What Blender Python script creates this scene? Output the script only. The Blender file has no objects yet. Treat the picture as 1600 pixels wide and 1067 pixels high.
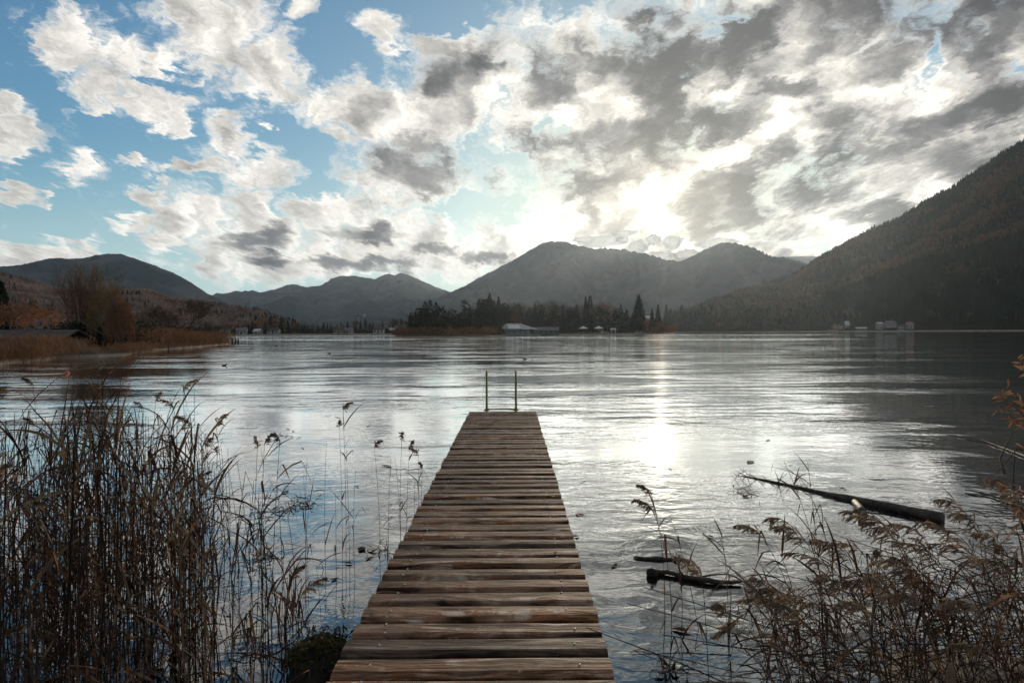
import bpy, math, random
import numpy as np
PI = math.pi
sc = bpy.context.scene
COL = sc.collection
RNG = np.random.default_rng(7)
random.seed(7)

# ------------------------------------------------------------------ camera frame (photo 1600 x 1067)
F, CX, CY, ROLL, ZC = 1067.0, 800.0, 518.0, 0.005, 1.92
def ray(px, py):
    a, b = px - CX, CY - py
    return (a + b * ROLL) / F, (-a * ROLL + b) / F
def at(px, py, Y):
    dx, dz = ray(px, py)
    return np.array([dx * Y, Y, ZC + dz * Y])
def onz(px, py, z=0.0):
    dx, dz = ray(px, py)
    Y = (z - ZC) / dz
    return np.array([dx * Y, Y, z])
SUN_DX, SUN_DZ = ray(1032, 352)
SUN_AZ = math.atan2(SUN_DX, 1.0)
SUN_EL = math.atan2(SUN_DZ, math.hypot(SUN_DX, 1.0))

# ------------------------------------------------------------------ mesh builder
class MB:
    def __init__(self):
        self.v, self.q, self.t, self.qm, self.tm, self.n = [], [], [], [], [], 0
    def add(self, verts, quads=None, tris=None, m=0):
        verts = np.asarray(verts, float).reshape(-1, 3)
        if quads is not None and len(quads):
            q = np.asarray(quads, int).reshape(-1, 4) + self.n
            self.q.append(q); self.qm.append(np.full(len(q), m))
        if tris is not None and len(tris):
            t = np.asarray(tris, int).reshape(-1, 3) + self.n
            self.t.append(t); self.tm.append(np.full(len(t), m))
        self.v.append(verts); self.n += len(verts)
    def build(self, name, mats, parent=None, smooth=False):
        me = bpy.data.meshes.new(name)
        V = np.concatenate(self.v) if self.v else np.zeros((0, 3))
        Q = np.concatenate(self.q) if self.q else np.zeros((0, 4), int)
        T = np.concatenate(self.t) if self.t else np.zeros((0, 3), int)
        M = np.concatenate(self.qm + self.tm) if (self.qm or self.tm) else np.zeros(0, int)
        me.vertices.add(len(V)); me.vertices.foreach_set('co', V.astype(np.float32).ravel())
        li = np.concatenate([Q.ravel(), T.ravel()])
        me.loops.add(len(li)); me.loops.foreach_set('vertex_index', li.astype(np.int32))
        ls = np.concatenate([np.arange(len(Q)) * 4, len(Q) * 4 + np.arange(len(T)) * 3])
        me.polygons.add(len(Q) + len(T))
        me.polygons.foreach_set('loop_start', ls.astype(np.int32))
        for mt in (mats if isinstance(mats, (list, tuple)) else [mats]):
            me.materials.append(mt)
        me.polygons.foreach_set('material_index', M.astype(np.int32))
        me.polygons.foreach_set('use_smooth', np.full(len(Q) + len(T), smooth))
        me.update(calc_edges=True)
        o = bpy.data.objects.new(name, me); COL.objects.link(o)
        if parent is not None: o.parent = parent
        return o
    # shapes
    def box(self, c, s, m=0, rz=0.0, rx=0.0):
        c = np.asarray(c, float); hx, hy, hz = np.asarray(s, float) / 2
        P = np.array([[x, y, z] for x in (-hx, hx) for y in (-hy, hy) for z in (-hz, hz)])
        if rx:
            cr, sr = math.cos(rx), math.sin(rx); P = P @ np.array([[1, 0, 0], [0, cr, -sr], [0, sr, cr]]).T
        if rz:
            cr, sr = math.cos(rz), math.sin(rz); P = P @ np.array([[cr, -sr, 0], [sr, cr, 0], [0, 0, 1]]).T
        self.add(P + c, [[0, 1, 3, 2], [4, 6, 7, 5], [0, 4, 5, 1], [2, 3, 7, 6], [0, 2, 6, 4], [1, 5, 7, 3]], m=m)
    def tube(self, path, rad, k=5, m=0, cap=True):
        P = np.asarray(path, float); n = len(P)
        rad = np.broadcast_to(np.asarray(rad, float), (n,))
        T = np.gradient(P, axis=0); T /= np.linalg.norm(T, axis=1)[:, None] + 1e-9
        ref = np.array([0, 0, 1.0]) if abs(T[0, 2]) < 0.9 else np.array([1.0, 0, 0])
        A = np.cross(T, ref); A /= np.linalg.norm(A, axis=1)[:, None] + 1e-9
        B = np.cross(T, A)
        th = np.arange(k) * 2 * PI / k
        V = P[:, None] + rad[:, None, None] * (np.cos(th)[None, :, None] * A[:, None] + np.sin(th)[None, :, None] * B[:, None])
        i = np.arange(n - 1)[:, None] * k; j = np.arange(k)[None]; j2 = (j + 1) % k
        Qd = np.stack([i + j, i + j2, i + k + j2, i + k + j], -1).reshape(-1, 4)
        tr = None
        V = V.reshape(-1, 3)
        if cap:
            V = np.vstack([V, P[:1], P[-1:]])
            a = n * k
            tr = [[a, int((x + 1) % k), x] for x in range(k)] + [[a + 1, (n - 1) * k + x, (n - 1) * k + int((x + 1) % k)] for x in range(k)]
        self.add(V, Qd, tr, m=m)
    def ribbon(self, path, wid, side, m=0):
        P = np.asarray(path, float); n = len(P)
        w = np.broadcast_to(np.asarray(wid, float), (n,))[:, None] / 2
        S = np.broadcast_to(np.asarray(side, float), (n, 3))
        V = np.stack([P - S * w, P + S * w], 1).reshape(-1, 3)
        i = np.arange(n - 1) * 2
        self.add(V, np.stack([i, i + 1, i + 3, i + 2], -1), m=m)
    def quads(self, c, a, b, m=0):
        """many small leaf faces: centres c, half axes a, b (n,3)"""
        n = len(c)
        V = np.stack([c - a, c - b * .9, c + a, c + b * .9], 1).reshape(-1, 3)
        self.add(V, np.arange(n * 4).reshape(-1, 4), m=m)

def unit(v):
    v = np.asarray(v, float); return v / (np.linalg.norm(v, axis=-1, keepdims=True) + 1e-9)

def empty(name, loc=(0, 0, 0), rz=0.0):
    o = bpy.data.objects.new(name, None); COL.objects.link(o)
    o.empty_display_size = .2
    o.location = tuple(float(x) for x in loc); o.rotation_euler = (0, 0, rz); return o
def tag(o, label=None, cat=None, group=None, kind=None):
    if label: o['label'] = label
    if cat: o['category'] = cat
    if group: o['group'] = group
    if kind: o['kind'] = kind
    return o
_ones = 'first second third fourth fifth sixth seventh eighth ninth tenth eleventh twelfth thirteenth fourteenth fifteenth sixteenth seventeenth eighteenth nineteenth'.split()
_tens = {2: 'twent', 3: 'thirt', 4: 'fort', 5: 'fift', 6: 'sixt', 7: 'sevent', 8: 'eight', 9: 'ninet'}
def ordn(i):
    n = i + 1
    if n < 20: return _ones[n - 1]
    if n >= 100: return 'hundred and ' + ordn(n - 101) if n > 100 else 'hundredth'
    t, u = divmod(n, 10)
    return _tens[t] + ('ieth' if u == 0 else 'y-' + _ones[u - 1])

# ------------------------------------------------------------------ numpy value noise
def _hash(i, j, s):
    h = (i.astype(np.int64) * 374761393 + j.astype(np.int64) * 668265263 + s * 1442695041) & 0xffffffff
    h = ((h ^ (h >> 13)) * 1274126177) & 0xffffffff
    return ((h ^ (h >> 16)) & 0xffff) / 65535.0
def vnoise(x, y, s=0):
    x = np.asarray(x, float); y = np.asarray(y, float)
    i, j = np.floor(x), np.floor(y); fx, fy = x - i, y - j
    fx = fx * fx * (3 - 2 * fx); fy = fy * fy * (3 - 2 * fy)
    i = i.astype(np.int64); j = j.astype(np.int64)
    a = _hash(i, j, s) * (1 - fx) + _hash(i + 1, j, s) * fx
    b = _hash(i, j + 1, s) * (1 - fx) + _hash(i + 1, j + 1, s) * fx
    return a * (1 - fy) + b * fy
def fbm(x, y, o=4, s=0):
    r, a, t = 0, 1.0, 0
    for k in range(o):
        r = r + a * vnoise(x * 2 ** k, y * 2 ** k, s + k); t += a; a *= .5
    return r / t - .5

# ------------------------------------------------------------------ node helper
class NT:
    def __init__(self, tree):
        self.t = tree; self.t.nodes.clear()
    def n(self, typ, ins=None, **props):
        nd = self.t.nodes.new(typ)
        for k, v in props.items(): setattr(nd, k, v)
        for k, v in (ins or {}).items():
            s = nd.inputs[k]
            if isinstance(v, bpy.types.NodeSocket): self.t.links.new(v, s)
            else: s.default_value = v
        return nd
    def m(self, op, a, b=None, c=None, clamp=False):
        nd = self.t.nodes.new('ShaderNodeMath'); nd.operation = op; nd.use_clamp = clamp
        for i, v in enumerate((a, b, c)):
            if v is None: continue
            if isinstance(v, bpy.types.NodeSocket): self.t.links.new(v, nd.inputs[i])
            else: nd.inputs[i].default_value = v
        return nd.outputs[0]
    def mapr(self, v, a, b, c=0.0, d=1.0, smooth=True):
        nd = self.n('ShaderNodeMapRange', {0: v, 1: a, 2: b, 3: c, 4: d}, interpolation_type='SMOOTHSTEP' if smooth else 'LINEAR')
        return nd.outputs[0]
    def noise(self, vec, scale, det=3.0, rough=.5, dist=0.0, out=0):
        nd = self.n('ShaderNodeTexNoise', {'Vector': vec, 'Scale': scale, 'Detail': det, 'Roughness': rough, 'Distortion': dist})
        return nd.outputs[out]
    def mix(self, f, a, b, blend='MIX'):
        nd = self.n('ShaderNodeMix', data_type='RGBA', blend_type=blend)
        for s, v in ((nd.inputs[0], f), (nd.inputs[6], a), (nd.inputs[7], b)):
            if isinstance(v, bpy.types.NodeSocket): self.t.links.new(v, s)
            else: s.default_value = v if not isinstance(v, tuple) else (*v[:3], 1.0)
        return nd.outputs[2]
    def scale(self, vec, s):
        nd = self.n('ShaderNodeMapping', {'Vector': vec, 'Scale': s}); return nd.outputs[0]

def material(name):
    m = bpy.data.materials.new(name); m.use_nodes = True
    return m, NT(m.node_tree)
def out(nt, sh):
    nt.n('ShaderNodeOutputMaterial', {'Surface': sh})

def mottled(name, c1, c2, scale, rough=.85, c3=None, coords='Object', stretch=(1, 1, 1), bump=0.0, trans=0.0, det=5.0, spec=.3, rand=0.0, lo=.35, hi=.65):
    """two/three-tone procedural surface with optional translucency"""
    m, nt = material(name)
    tc = nt.n('ShaderNodeTexCoord')
    if coords == 'World':
        vec = nt.n('ShaderNodeNewGeometry').outputs['Position']
    else: vec = tc.outputs[coords]
    vec = nt.scale(vec, stretch)
    n1 = nt.noise(vec, scale, det, .6)
    col = nt.mix(nt.mapr(n1, lo, hi), c1, c2)
    if c3:
        n2 = nt.noise(vec, scale * 3.7, 3.0, .6)
        col = nt.mix(nt.mapr(n2, .5, .7), col, c3)
    if rand:
        oi = nt.n('ShaderNodeObjectInfo')
        k = nt.mapr(oi.outputs['Random'], 0, 1, 1 - rand, 1 + rand, False)
        hv = nt.n('ShaderNodeHueSaturation', {'Color': col, 'Value': k}); col = hv.outputs[0]
    p = nt.n('ShaderNodeBsdfPrincipled', {'Base Color': col, 'Roughness': rough, 'Specular IOR Level': spec})
    if bump:
        b = nt.n('ShaderNodeBump', {'Height': nt.noise(vec, scale * 4, 4.0, .6), 'Distance': bump, 'Strength': 1.0})
        nt.t.links.new(b.outputs[0], p.inputs['Normal'])
    sh = p.outputs[0]
    if trans:
        tl = nt.n('ShaderNodeBsdfTranslucent', {'Color': col})
        sh = nt.n('ShaderNodeMixShader', {0: trans, 1: sh, 2: tl.outputs[0]}).outputs[0]
    out(nt, sh)
    return m
HAZE = 0.38e-4
# ------------------------------------------------------------------ camera, light, world
cam = bpy.data.cameras.new('camera'); cam.sensor_width = 36.0; cam.lens = F / 1600 * 36
cam.shift_y = -(533.5 - CY) / 1600; cam.clip_start = .05; cam.clip_end = 40000
co = bpy.data.objects.new('camera', cam); COL.objects.link(co)
co.location = (0, 0, ZC)
from mathutils import Matrix
xa = (1, 0, -ROLL); ya = (ROLL, 0, 1); 
R3 = Matrix(((1, ROLL, 0), (0, 0, -1), (-ROLL, 1, 0)))
R3.normalize()
co.rotation_euler = R3.to_euler()
sc.camera = co

sun = bpy.data.lights.new('sun', 'SUN'); sun.energy = 2.2; sun.angle = math.radians(.8); sun.color = (1.0, .82, .60)
so = bpy.data.objects.new('sun', sun); COL.objects.link(so)
so.rotation_euler = (PI / 2 - SUN_EL, 0, PI - SUN_AZ)
# light travels along local -Z: place so that -Z points from the sun to the scene
from mathutils import Vector
sd = Vector((math.sin(SUN_AZ) * math.cos(SUN_EL), math.cos(SUN_AZ) * math.cos(SUN_EL), math.sin(SUN_EL)))
so.rotation_euler = sd.to_track_quat('Z', 'Y').to_euler()
so.location = sd * 50

W = bpy.data.worlds.new('World'); sc.world = W; W.use_nodes = True
nt = NT(W.node_tree)
tc = nt.n('ShaderNodeTexCoord')
dirn = nt.n('ShaderNodeVectorMath', {0: tc.outputs['Generated']}, operation='NORMALIZE').outputs[0]
sx = nt.n('ShaderNodeSeparateXYZ', {0: dirn})
yc = nt.m('MAXIMUM', sx.outputs[1], .22)
U = nt.m('MULTIPLY', nt.m('DIVIDE', sx.outputs[0], yc), F / 100)
V = nt.m('MULTIPLY', nt.m('DIVIDE', sx.outputs[2], yc), F / 100)
uv0 = nt.n('ShaderNodeCombineXYZ', {0: U, 1: V, 2: 0.0}).outputs[0]
# cloud sheets are foreshortened towards the horizon: noise gets finer and flatter there
vs = nt.m('ADD', nt.m('MAXIMUM', V, 0.0), 1.1)
lay = nt.n('ShaderNodeCombineXYZ', {0: nt.m('MULTIPLY', nt.m('DIVIDE', U, vs), 4.0), 1: nt.m('MULTIPLY', nt.m('LOGARITHM', vs, 2.718), 6.5), 2: 3.3}).outputs[0]
def warped(vec, src, scale, amp, det, rough=.55):
    c = nt.n('ShaderNodeTexNoise', {'Vector': src, 'Scale': scale, 'Detail': det, 'Roughness': rough}, noise_dimensions='2D').outputs[1]
    c = nt.n('ShaderNodeVectorMath', {0: c, 1: (.5, .5, .5)}, operation='SUBTRACT').outputs[0]
    c = nt.n('ShaderNodeVectorMath', {0: c, 'Scale': amp}, operation='SCALE').outputs[0]
    c = nt.n('ShaderNodeVectorMath', {0: c, 'Scale': nt.m('MINIMUM', nt.m('ADD', nt.m('MULTIPLY', V, .28), .22), 1.0)}, operation='SCALE').outputs[0]
    return nt.n('ShaderNodeVectorMath', {0: vec, 1: c}, operation='ADD').outputs[0]
uv = warped(uv0, lay, 1.0, 1.15, 5.0, .66)
def blobs(vec, lst):
    acc = None
    for b in lst:
        px, py, rx, ry = b[:4]
        mp = nt.n('ShaderNodeVectorMath', {0: vec, 1: (100 / rx, 100 / ry, 0.0), 2: (-(px - CX) / rx, -(CY - py) / ry, 0.0)}, operation='MULTIPLY_ADD').outputs[0]
        g = nt.n('ShaderNodeVectorMath', {0: mp}, operation='LENGTH').outputs['Value']
        acc = g if acc is None else nt.m('MINIMUM', acc, g)
    return nt.m('SUBTRACT', 1.0, nt.m('MINIMUM', acc, 1.0))
BR = [(112, 62, 85, 70), (190, 80, 110, 45, -8), (150, 130, 65, 45), (225, 155, 110, 42, -12), (270, 186, 55, 22),
      (340, 50, 135, 105), (430, 105, 110, 85), (300, 5, 90, 60), (250, 90, 70, 35),
      (600, 42, 62, 50), (470, 8, 45, 40), (28, 198, 72, 58, -20), (12, 160, 34, 24), (127, 258, 58, 30), (133, 236, 26, 26),
      (25, 303, 44, 18), (68, 307, 12, 8), (206, 250, 38, 14), (300, 263, 130, 22, -3), (350, 225, 58, 42, 30), (398, 262, 75, 38), (358, 192, 45, 32),
      (236, 303, 55, 26), (425, 195, 22, 14), (545, 212, 40, 14, -15), (150, 165, 40, 12, 10),
      (545, 160, 110, 55), (640, 190, 165, 90), (720, 140, 170, 130), (640, 275, 150, 75), (720, 60, 110, 26),
      (300, 335, 125, 50), (400, 318, 60, 52), (215, 352, 55, 18), (262, 372, 55, 24), (400, 372, 150, 60), (510, 325, 110, 42), (590, 362, 190, 55),
      (470, 408, 280, 45), (700, 400, 230, 55), (60, 392, 150, 26, -4), (60, 410, 190, 22),
      (950, 150, 330, 210), (1250, 120, 420, 260), (1500, 240, 420, 260), (1050, 300, 330, 150), (1350, 350, 330, 80), (880, 375, 230, 75), (1180, 395, 200, 40), (1700, 100, 500, 400)]
HO = [(842, 200, 18, 30, 30), (955, 176, 26, 14), (790, 243, 60, 22, 10), (1462, 95, 16, 46), (1585, 112, 34, 34), (740, 320, 110, 20, 5), (905, 22, 60, 24),
      (1260, 388, 75, 14), (700, 30, 60, 34), (1150, 30, 60, 16, -20), (520, 60, 70, 60), (780, 345, 50, 20), (1120, 60, 40, 20)]
DK = [(672, 256, 145, 56, -5), (395, 374, 78, 22), (565, 362, 85, 17), (690, 108, 85, 66), (745, 92, 50, 40), (1035, 100, 175, 75, -5), (1165, 72, 95, 78), (862, 218, 72, 42, 10), (990, 238, 175, 64, -6), (1080, 195, 80, 70),
      (1400, 25, 260, 75, 8), (1560, 5, 220, 60), (1250, 150, 85, 24), (1315, 190, 75, 40), (1500, 255, 150, 36, 18), (1190, 300, 160, 45, 22), (1110, 332, 90, 36, 10), (1255, 268, 85, 34), (1390, 335, 110, 24, 20),
      (1560, 175, 110, 40, 15), (690, 392, 50, 16), (420, 402, 60, 14), (560, 412, 110, 14), (760, 405, 60, 14), (900, 275, 110, 40), (1350, 240, 160, 44, 10), (1060, 20, 130, 34), (860, 110, 60, 80)]
cl = blobs(uv, BR)
ho = blobs(uv, HO)
# clouds that carry on outside the photographed part of the sky
gen = nt.mapr(nt.noise(lay, .55, 3.0), .42, .66, 0.0, .85)
edge = nt.m('MAXIMUM', nt.mapr(nt.m('ABSOLUTE', U), 8.5, 11.0), nt.mapr(V, 5.3, 7.5))
cl = nt.m('MAXIMUM', cl, nt.m('MULTIPLY', gen, edge))
fine = nt.n('ShaderNodeTexNoise', {'Vector': uv, 'Scale': 2.1, 'Detail': 7.0, 'Roughness': .60}, noise_dimensions='2D').outputs[0]
fine2 = nt.n('ShaderNodeTexNoise', {'Vector': lay, 'Scale': 1.3, 'Detail': 6.0, 'Roughness': .62, 'Distortion': .3}, noise_dimensions='2D').outputs[0]
fn = nt.m('ADD', nt.m('MULTIPLY', fine, .66), nt.m('MULTIPLY', fine2, .34))
fld = nt.m('ADD', nt.m('SUBTRACT', cl, nt.m('MULTIPLY', ho, .5)), nt.m('MULTIPLY', nt.m('SUBTRACT', fn, .5), 1.6))
cover = nt.mapr(fld, .10, .62)
dk = blobs(uv, DK)
right = nt.mapr(U, -2.2, 3.0)
suv = ((1032 - CX) / 100, (CY - 352) / 100, 0.0)
ts = nt.n('ShaderNodeVectorMath', {0: nt.n('ShaderNodeVectorMath', {0: suv, 1: uv0}, operation='SUBTRACT').outputs[0]}, operation='NORMALIZE').outputs[0]
uvs = nt.n('ShaderNodeVectorMath', {0: ts, 1: (.10, .10, 0), 2: uv}, operation='MULTIPLY_ADD').outputs[0]
fine_s = nt.n('ShaderNodeTexNoise', {'Vector': uvs, 'Scale': 2.1, 'Detail': 7.0, 'Roughness': .60}, noise_dimensions='2D').outputs[0]
relief = nt.m('SUBTRACT', fine, fine_s)
tdk = nt.mapr(nt.m('ADD', dk, nt.m('MULTIPLY', nt.m('SUBTRACT', fn, .5), 1.1)), -.14, 1.0, 0.0, 2.3)
fnl = nt.n('ShaderNodeTexNoise', {'Vector': uv, 'Scale': 1.0, 'Detail': 3.0, 'Roughness': .5}, noise_dimensions='2D').outputs[0]
fnm = nt.m('ADD', nt.m('MULTIPLY', fnl, .6), nt.m('MULTIPLY', fn, .4))
tth = nt.m('MULTIPLY', nt.m('MAXIMUM', nt.m('SUBTRACT', fnm, .43), 0.0), nt.m('ADD', nt.m('MULTIPLY', right, 3.5), 1.3))
tsum = nt.m('MULTIPLY', nt.m('ADD', nt.m('ADD', tdk, tth), nt.m('MULTIPLY', right, .12)), nt.mapr(fld, .15, .75))
tsum = nt.m('MULTIPLY', tsum, nt.mapr(fnl, .3, .7, .72, 1.3))
lum_c = nt.m('MULTIPLY', nt.m('ADD', .07, nt.m('MULTIPLY', nt.m('POWER', 2.718, nt.m('MULTIPLY', tsum, -1.25)), .95)), nt.m('ADD', 1.0, nt.m('MULTIPLY', relief, 1.6)))
lum_c = nt.m('MINIMUM', nt.m('MAXIMUM', lum_c, .08), 1.2)
dark = nt.m('SUBTRACT', 1.0, nt.m('MINIMUM', lum_c, 1.0))
# sky
sky = nt.n('ShaderNodeTexSky', sky_type='NISHITA')
sky.sun_disc = False; sky.sun_elevation = SUN_EL; sky.sun_rotation = SUN_AZ
sky.altitude = 700; sky.air_density = 1.0; sky.dust_density = 1.2; sky.ozone_density = 2.5
SKY_STRENGTH = .12
lum = nt.n('ShaderNodeVectorMath', {0: sky.outputs[0], 1: (.5 * SKY_STRENGTH, .4 * SKY_STRENGTH, .1 * SKY_STRENGTH)}, operation='DOT_PRODUCT').outputs['Value']
skv = nt.m('DIVIDE', 1.0, nt.m('ADD', 1.0, nt.m('MULTIPLY', lum, 1.1)))
skc = nt.n('ShaderNodeHueSaturation', {'Color': sky.outputs[0], 'Saturation': 1.12, 'Value': skv}).outputs[0]
pale = nt.mapr(V, -.3, 3.2, .85, 0.0)
skc = nt.mix(1.0, skc, (.86, 1.04, .98), 'MULTIPLY')
skc = nt.mix(pale, skc, (.42 / SKY_STRENGTH, .56 / SKY_STRENGTH, .60 / SKY_STRENGTH))
dt = nt.n('ShaderNodeVectorMath', {0: dirn, 1: tuple(sd)}, operation='DOT_PRODUCT').outputs['Value']
dt = nt.m('MAXIMUM', dt, 0.0)
g1 = nt.m('POWER', dt, 160.0); g2 = nt.m('POWER', dt, 18.0)
k = 1 / SKY_STRENGTH
lit = nt.mix(right, (.74 * k, .71 * k, .655 * k), (.84 * k, .80 * k, .73 * k))
ccol = nt.mix(1.0, lit, nt.mix(nt.mapr(lum_c, .0, .6), nt.mix(1.0, (.90, .94, 1.06), lum_c, 'MULTIPLY'), lum_c), 'MULTIPLY')
# light breaking through round the sun, weaker where the cloud is thick
thin = nt.m('SUBTRACT', 1.0, nt.m('MULTIPLY', dark, .8))
gl = nt.m('MULTIPLY', nt.m('ADD', nt.m('MULTIPLY', g1, .8), nt.m('MULTIPLY', g2, .10)), thin)
glc = nt.mix(1.0, (1.0 * k, .90 * k, .66 * k), gl, 'MULTIPLY')
ccol = nt.mix(1.0, ccol, glc, 'ADD')
fin = nt.mix(cover, skc, ccol)
bg = nt.n('ShaderNodeBackground', {'Color': fin, 'Strength': SKY_STRENGTH})
nt.n('ShaderNodeOutputWorld', {'Surface': bg.outputs[0]})
W.cycles.sampling_method = 'MANUAL'; W.cycles.sample_map_resolution = 512

sc.view_settings.view_transform = 'Standard'; sc.view_settings.look = 'None'
sc.view_settings.exposure = 0.46; sc.view_settings.gamma = 1.0
cy = sc.cycles
cy.max_bounces = 6; cy.diffuse_bounces = 2; cy.glossy_bounces = 3; cy.transmission_bounces = 3; cy.transparent_max_bounces = 12; cy.volume_bounces = 0
cy.caustics_reflective = False; cy.caustics_refractive = False
cy.use_denoising = True; cy.sample_clamp_indirect = 4.0; cy.sample_clamp_direct = 1.6
# ------------------------------------------------------------------ materials
# water: clear surface over a dark bed, ripples as bump; calmer and rougher patches in world space
m_water, nt = material('lake_water')
pos = nt.n('ShaderNodeNewGeometry').outputs['Position']
sp = nt.n('ShaderNodeSeparateXYZ', {0: pos})
X, Y = sp.outputs[0], sp.outputs[1]
patch = nt.mapr(nt.noise(nt.scale(pos, (.07, .20, 1)), 1.0, 3.0, .6), .44, .58)
far = nt.mapr(Y, 75, 150)
farx = nt.mapr(nt.m('DIVIDE', X, nt.m('MAXIMUM', Y, 1.0)), .42, .66, 1.0, 0.0)
fary = nt.mapr(Y, 340, 430, 1.0, 0.0)
farp = nt.mapr(nt.noise(nt.scale(pos, (.006, .02, 1)), 1.0, 3.0, .6), .49, .60)
rough = nt.m('MULTIPLY', nt.m('MULTIPLY', far, farx), nt.m('MULTIPLY', farp, fary))
rip = nt.m('MULTIPLY', nt.mapr(Y, 5, 14), nt.m('ADD', .025, nt.m('MULTIPLY', patch, .11)))
rough = nt.m('MAXIMUM', rough, rip)
w1 = nt.noise(nt.scale(pos, (.6, 1.0, 1)), 1.3, 3.0, .5, .4)
w2 = nt.noise(nt.scale(pos, (.66, 1.0, 1)), 4.2, 3.0, .55, .5)
w3 = nt.noise(nt.scale(pos, (.35, .8, 1)), .5, 2.0, .5)
a1 = nt.m('ADD', nt.m('MULTIPLY', patch, .018), .005)
a2 = nt.m('ADD', nt.m('MULTIPLY', patch, .0105), .0036)
amp = nt.m('ADD', 1.0, nt.m('MULTIPLY', rough, 1.0))
h = nt.m('ADD', nt.m('MULTIPLY', w1, a1), nt.m('MULTIPLY', w2, a2))
h = nt.m('MULTIPLY', h, amp)
bm_ = nt.n('ShaderNodeBump', {'Height': h, 'Distance': 1.0, 'Strength': 1.0})
fc = nt.n('ShaderNodeTexNoise', {'Vector': nt.scale(pos, (.55, 1.0, 1)), 'Scale': 1.15, 'Detail': 4.0, 'Roughness': .60, 'Distortion': .4}).outputs[1]
fc = nt.n('ShaderNodeVectorMath', {0: fc, 1: (.5, .54, .5)}, operation='SUBTRACT').outputs[0]
fc = nt.n('ShaderNodeVectorMath', {0: fc, 1: (.75, .9, 0)}, operation='MULTIPLY').outputs[0]
fc = nt.n('ShaderNodeVectorMath', {0: fc, 'Scale': rough}, operation='SCALE').outputs[0]
nrm = nt.n('ShaderNodeVectorMath', {0: nt.n('ShaderNodeVectorMath', {0: bm_.outputs[0], 1: fc}, operation='ADD').outputs[0]}, operation='NORMALIZE').outputs[0]
fr = nt.n('ShaderNodeFresnel', {'IOR': 1.52, 'Normal': nrm})
gls = nt.n('ShaderNodeBsdfGlossy', {'Color': (.97, .985, 1, 1), 'Roughness': .02, 'Normal': nrm})
trn = nt.n('ShaderNodeBsdfTransparent', {'Color': (.30, .38, .36, 1)})
out(nt, nt.n('ShaderNodeMixShader', {0: nt.m('MULTIPLY', nt.m('POWER', fr.outputs[0], .98), 1.80, clamp=True), 1: trn.outputs[0], 2: gls.outputs[0]}).outputs[0])

m_bed = mottled('lake_bed_mud', (.020, .022, .016), (.050, .045, .030), .8, c3=(.018, .028, .014), coords='World', bump=.02)
m_mead = mottled('lakeside_meadow', (.022, .022, .012), (.055, .042, .022), .04, coords='World', c3=(.07, .05, .028))
m_beach = mottled('beach_gravel', (.17, .135, .10), (.27, .215, .155), .15, coords='World')
m_mtn = mottled('hazed_mountain_forest', (.042, .055, .058), (.085, .085, .086), .0045, coords='World', c3=(.030, .035, .022), rough=1.0, spec=0, lo=.42, hi=.60)  # forest tones lightened and blued to add haze the air volume lacks
m_mtn2 = mottled('hazed_foothill_autumn_forest', (.13, .10, .085), (.24, .17, .13), .010, coords='World', c3=(.04, .05, .03), rough=1.0, spec=0)  # autumn tones lifted pinkish so the foothill looks hazed
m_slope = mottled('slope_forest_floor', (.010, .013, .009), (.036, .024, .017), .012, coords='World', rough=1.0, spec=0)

# ------------------------------------------------------------------ ground, water, far shore
def axis(pts):
    a = []
    for (p, q, n) in pts: a += list(np.linspace(p, q, n, endpoint=False))
    return np.array(a + [pts[-1][1]])
gx = axis([(-7500, -200, 8), (-200, -20, 10), (-20, -6, 24), (-6, 6, 96), (6, 20, 24), (20, 200, 10), (200, 7500, 8)])
gy = axis([(-500, -20, 4), (-20, 0, 12), (0, 8, 90), (8, 25, 34), (25, 100, 10), (100, 7500, 8)])
GX, GY = np.meshgrid(gx, gy)
def bank_line(x):
    """how far from the camera the near bank reaches, as a function of x"""
    r = 1.9 + 1.75 / (1 + np.exp(-(x - 1.75) / .22)); l = .6 + 2.3 / (1 + np.exp((x + 1.35) / .25))
    return np.where(x > 0, r, l)
def ground_z(x, y):
    d = y - bank_line(x) - .5 * fbm(x * .9, y * .9, 3, 5)
    z = np.where(d < 0, .16 - d * .10, .16 - d * .33)
    z = np.maximum(z, -1.0 - .02 * np.maximum(y - 5, 0)); z = np.maximum(z, -3.0); z = np.minimum(z, .45)
    near = np.clip((30 - y) / 20, 0, 1)
    return z + near * .10 * fbm(x * 2.2, y * 2.2, 4, 9)
GZ = ground_z(GX, GY)
mb = MB(); ny, nx = GX.shape
idx = np.arange(nx * ny).reshape(ny, nx)
mb.add(np.stack([GX, GY, GZ], -1), np.stack([idx[:-1, :-1], idx[:-1, 1:], idx[1:, 1:], idx[1:, :-1]], -1).reshape(-1, 4))
tag(mb.build('ground', m_bed, smooth=True), kind='structure')

mb = MB(); mb.add([[-2600, -300, 0], [2600, -300, 0], [2600, 1500, 0], [-2600, 1500, 0]], [[0, 1, 2, 3]])
tag(mb.build('water', m_water), kind='structure')

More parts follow.
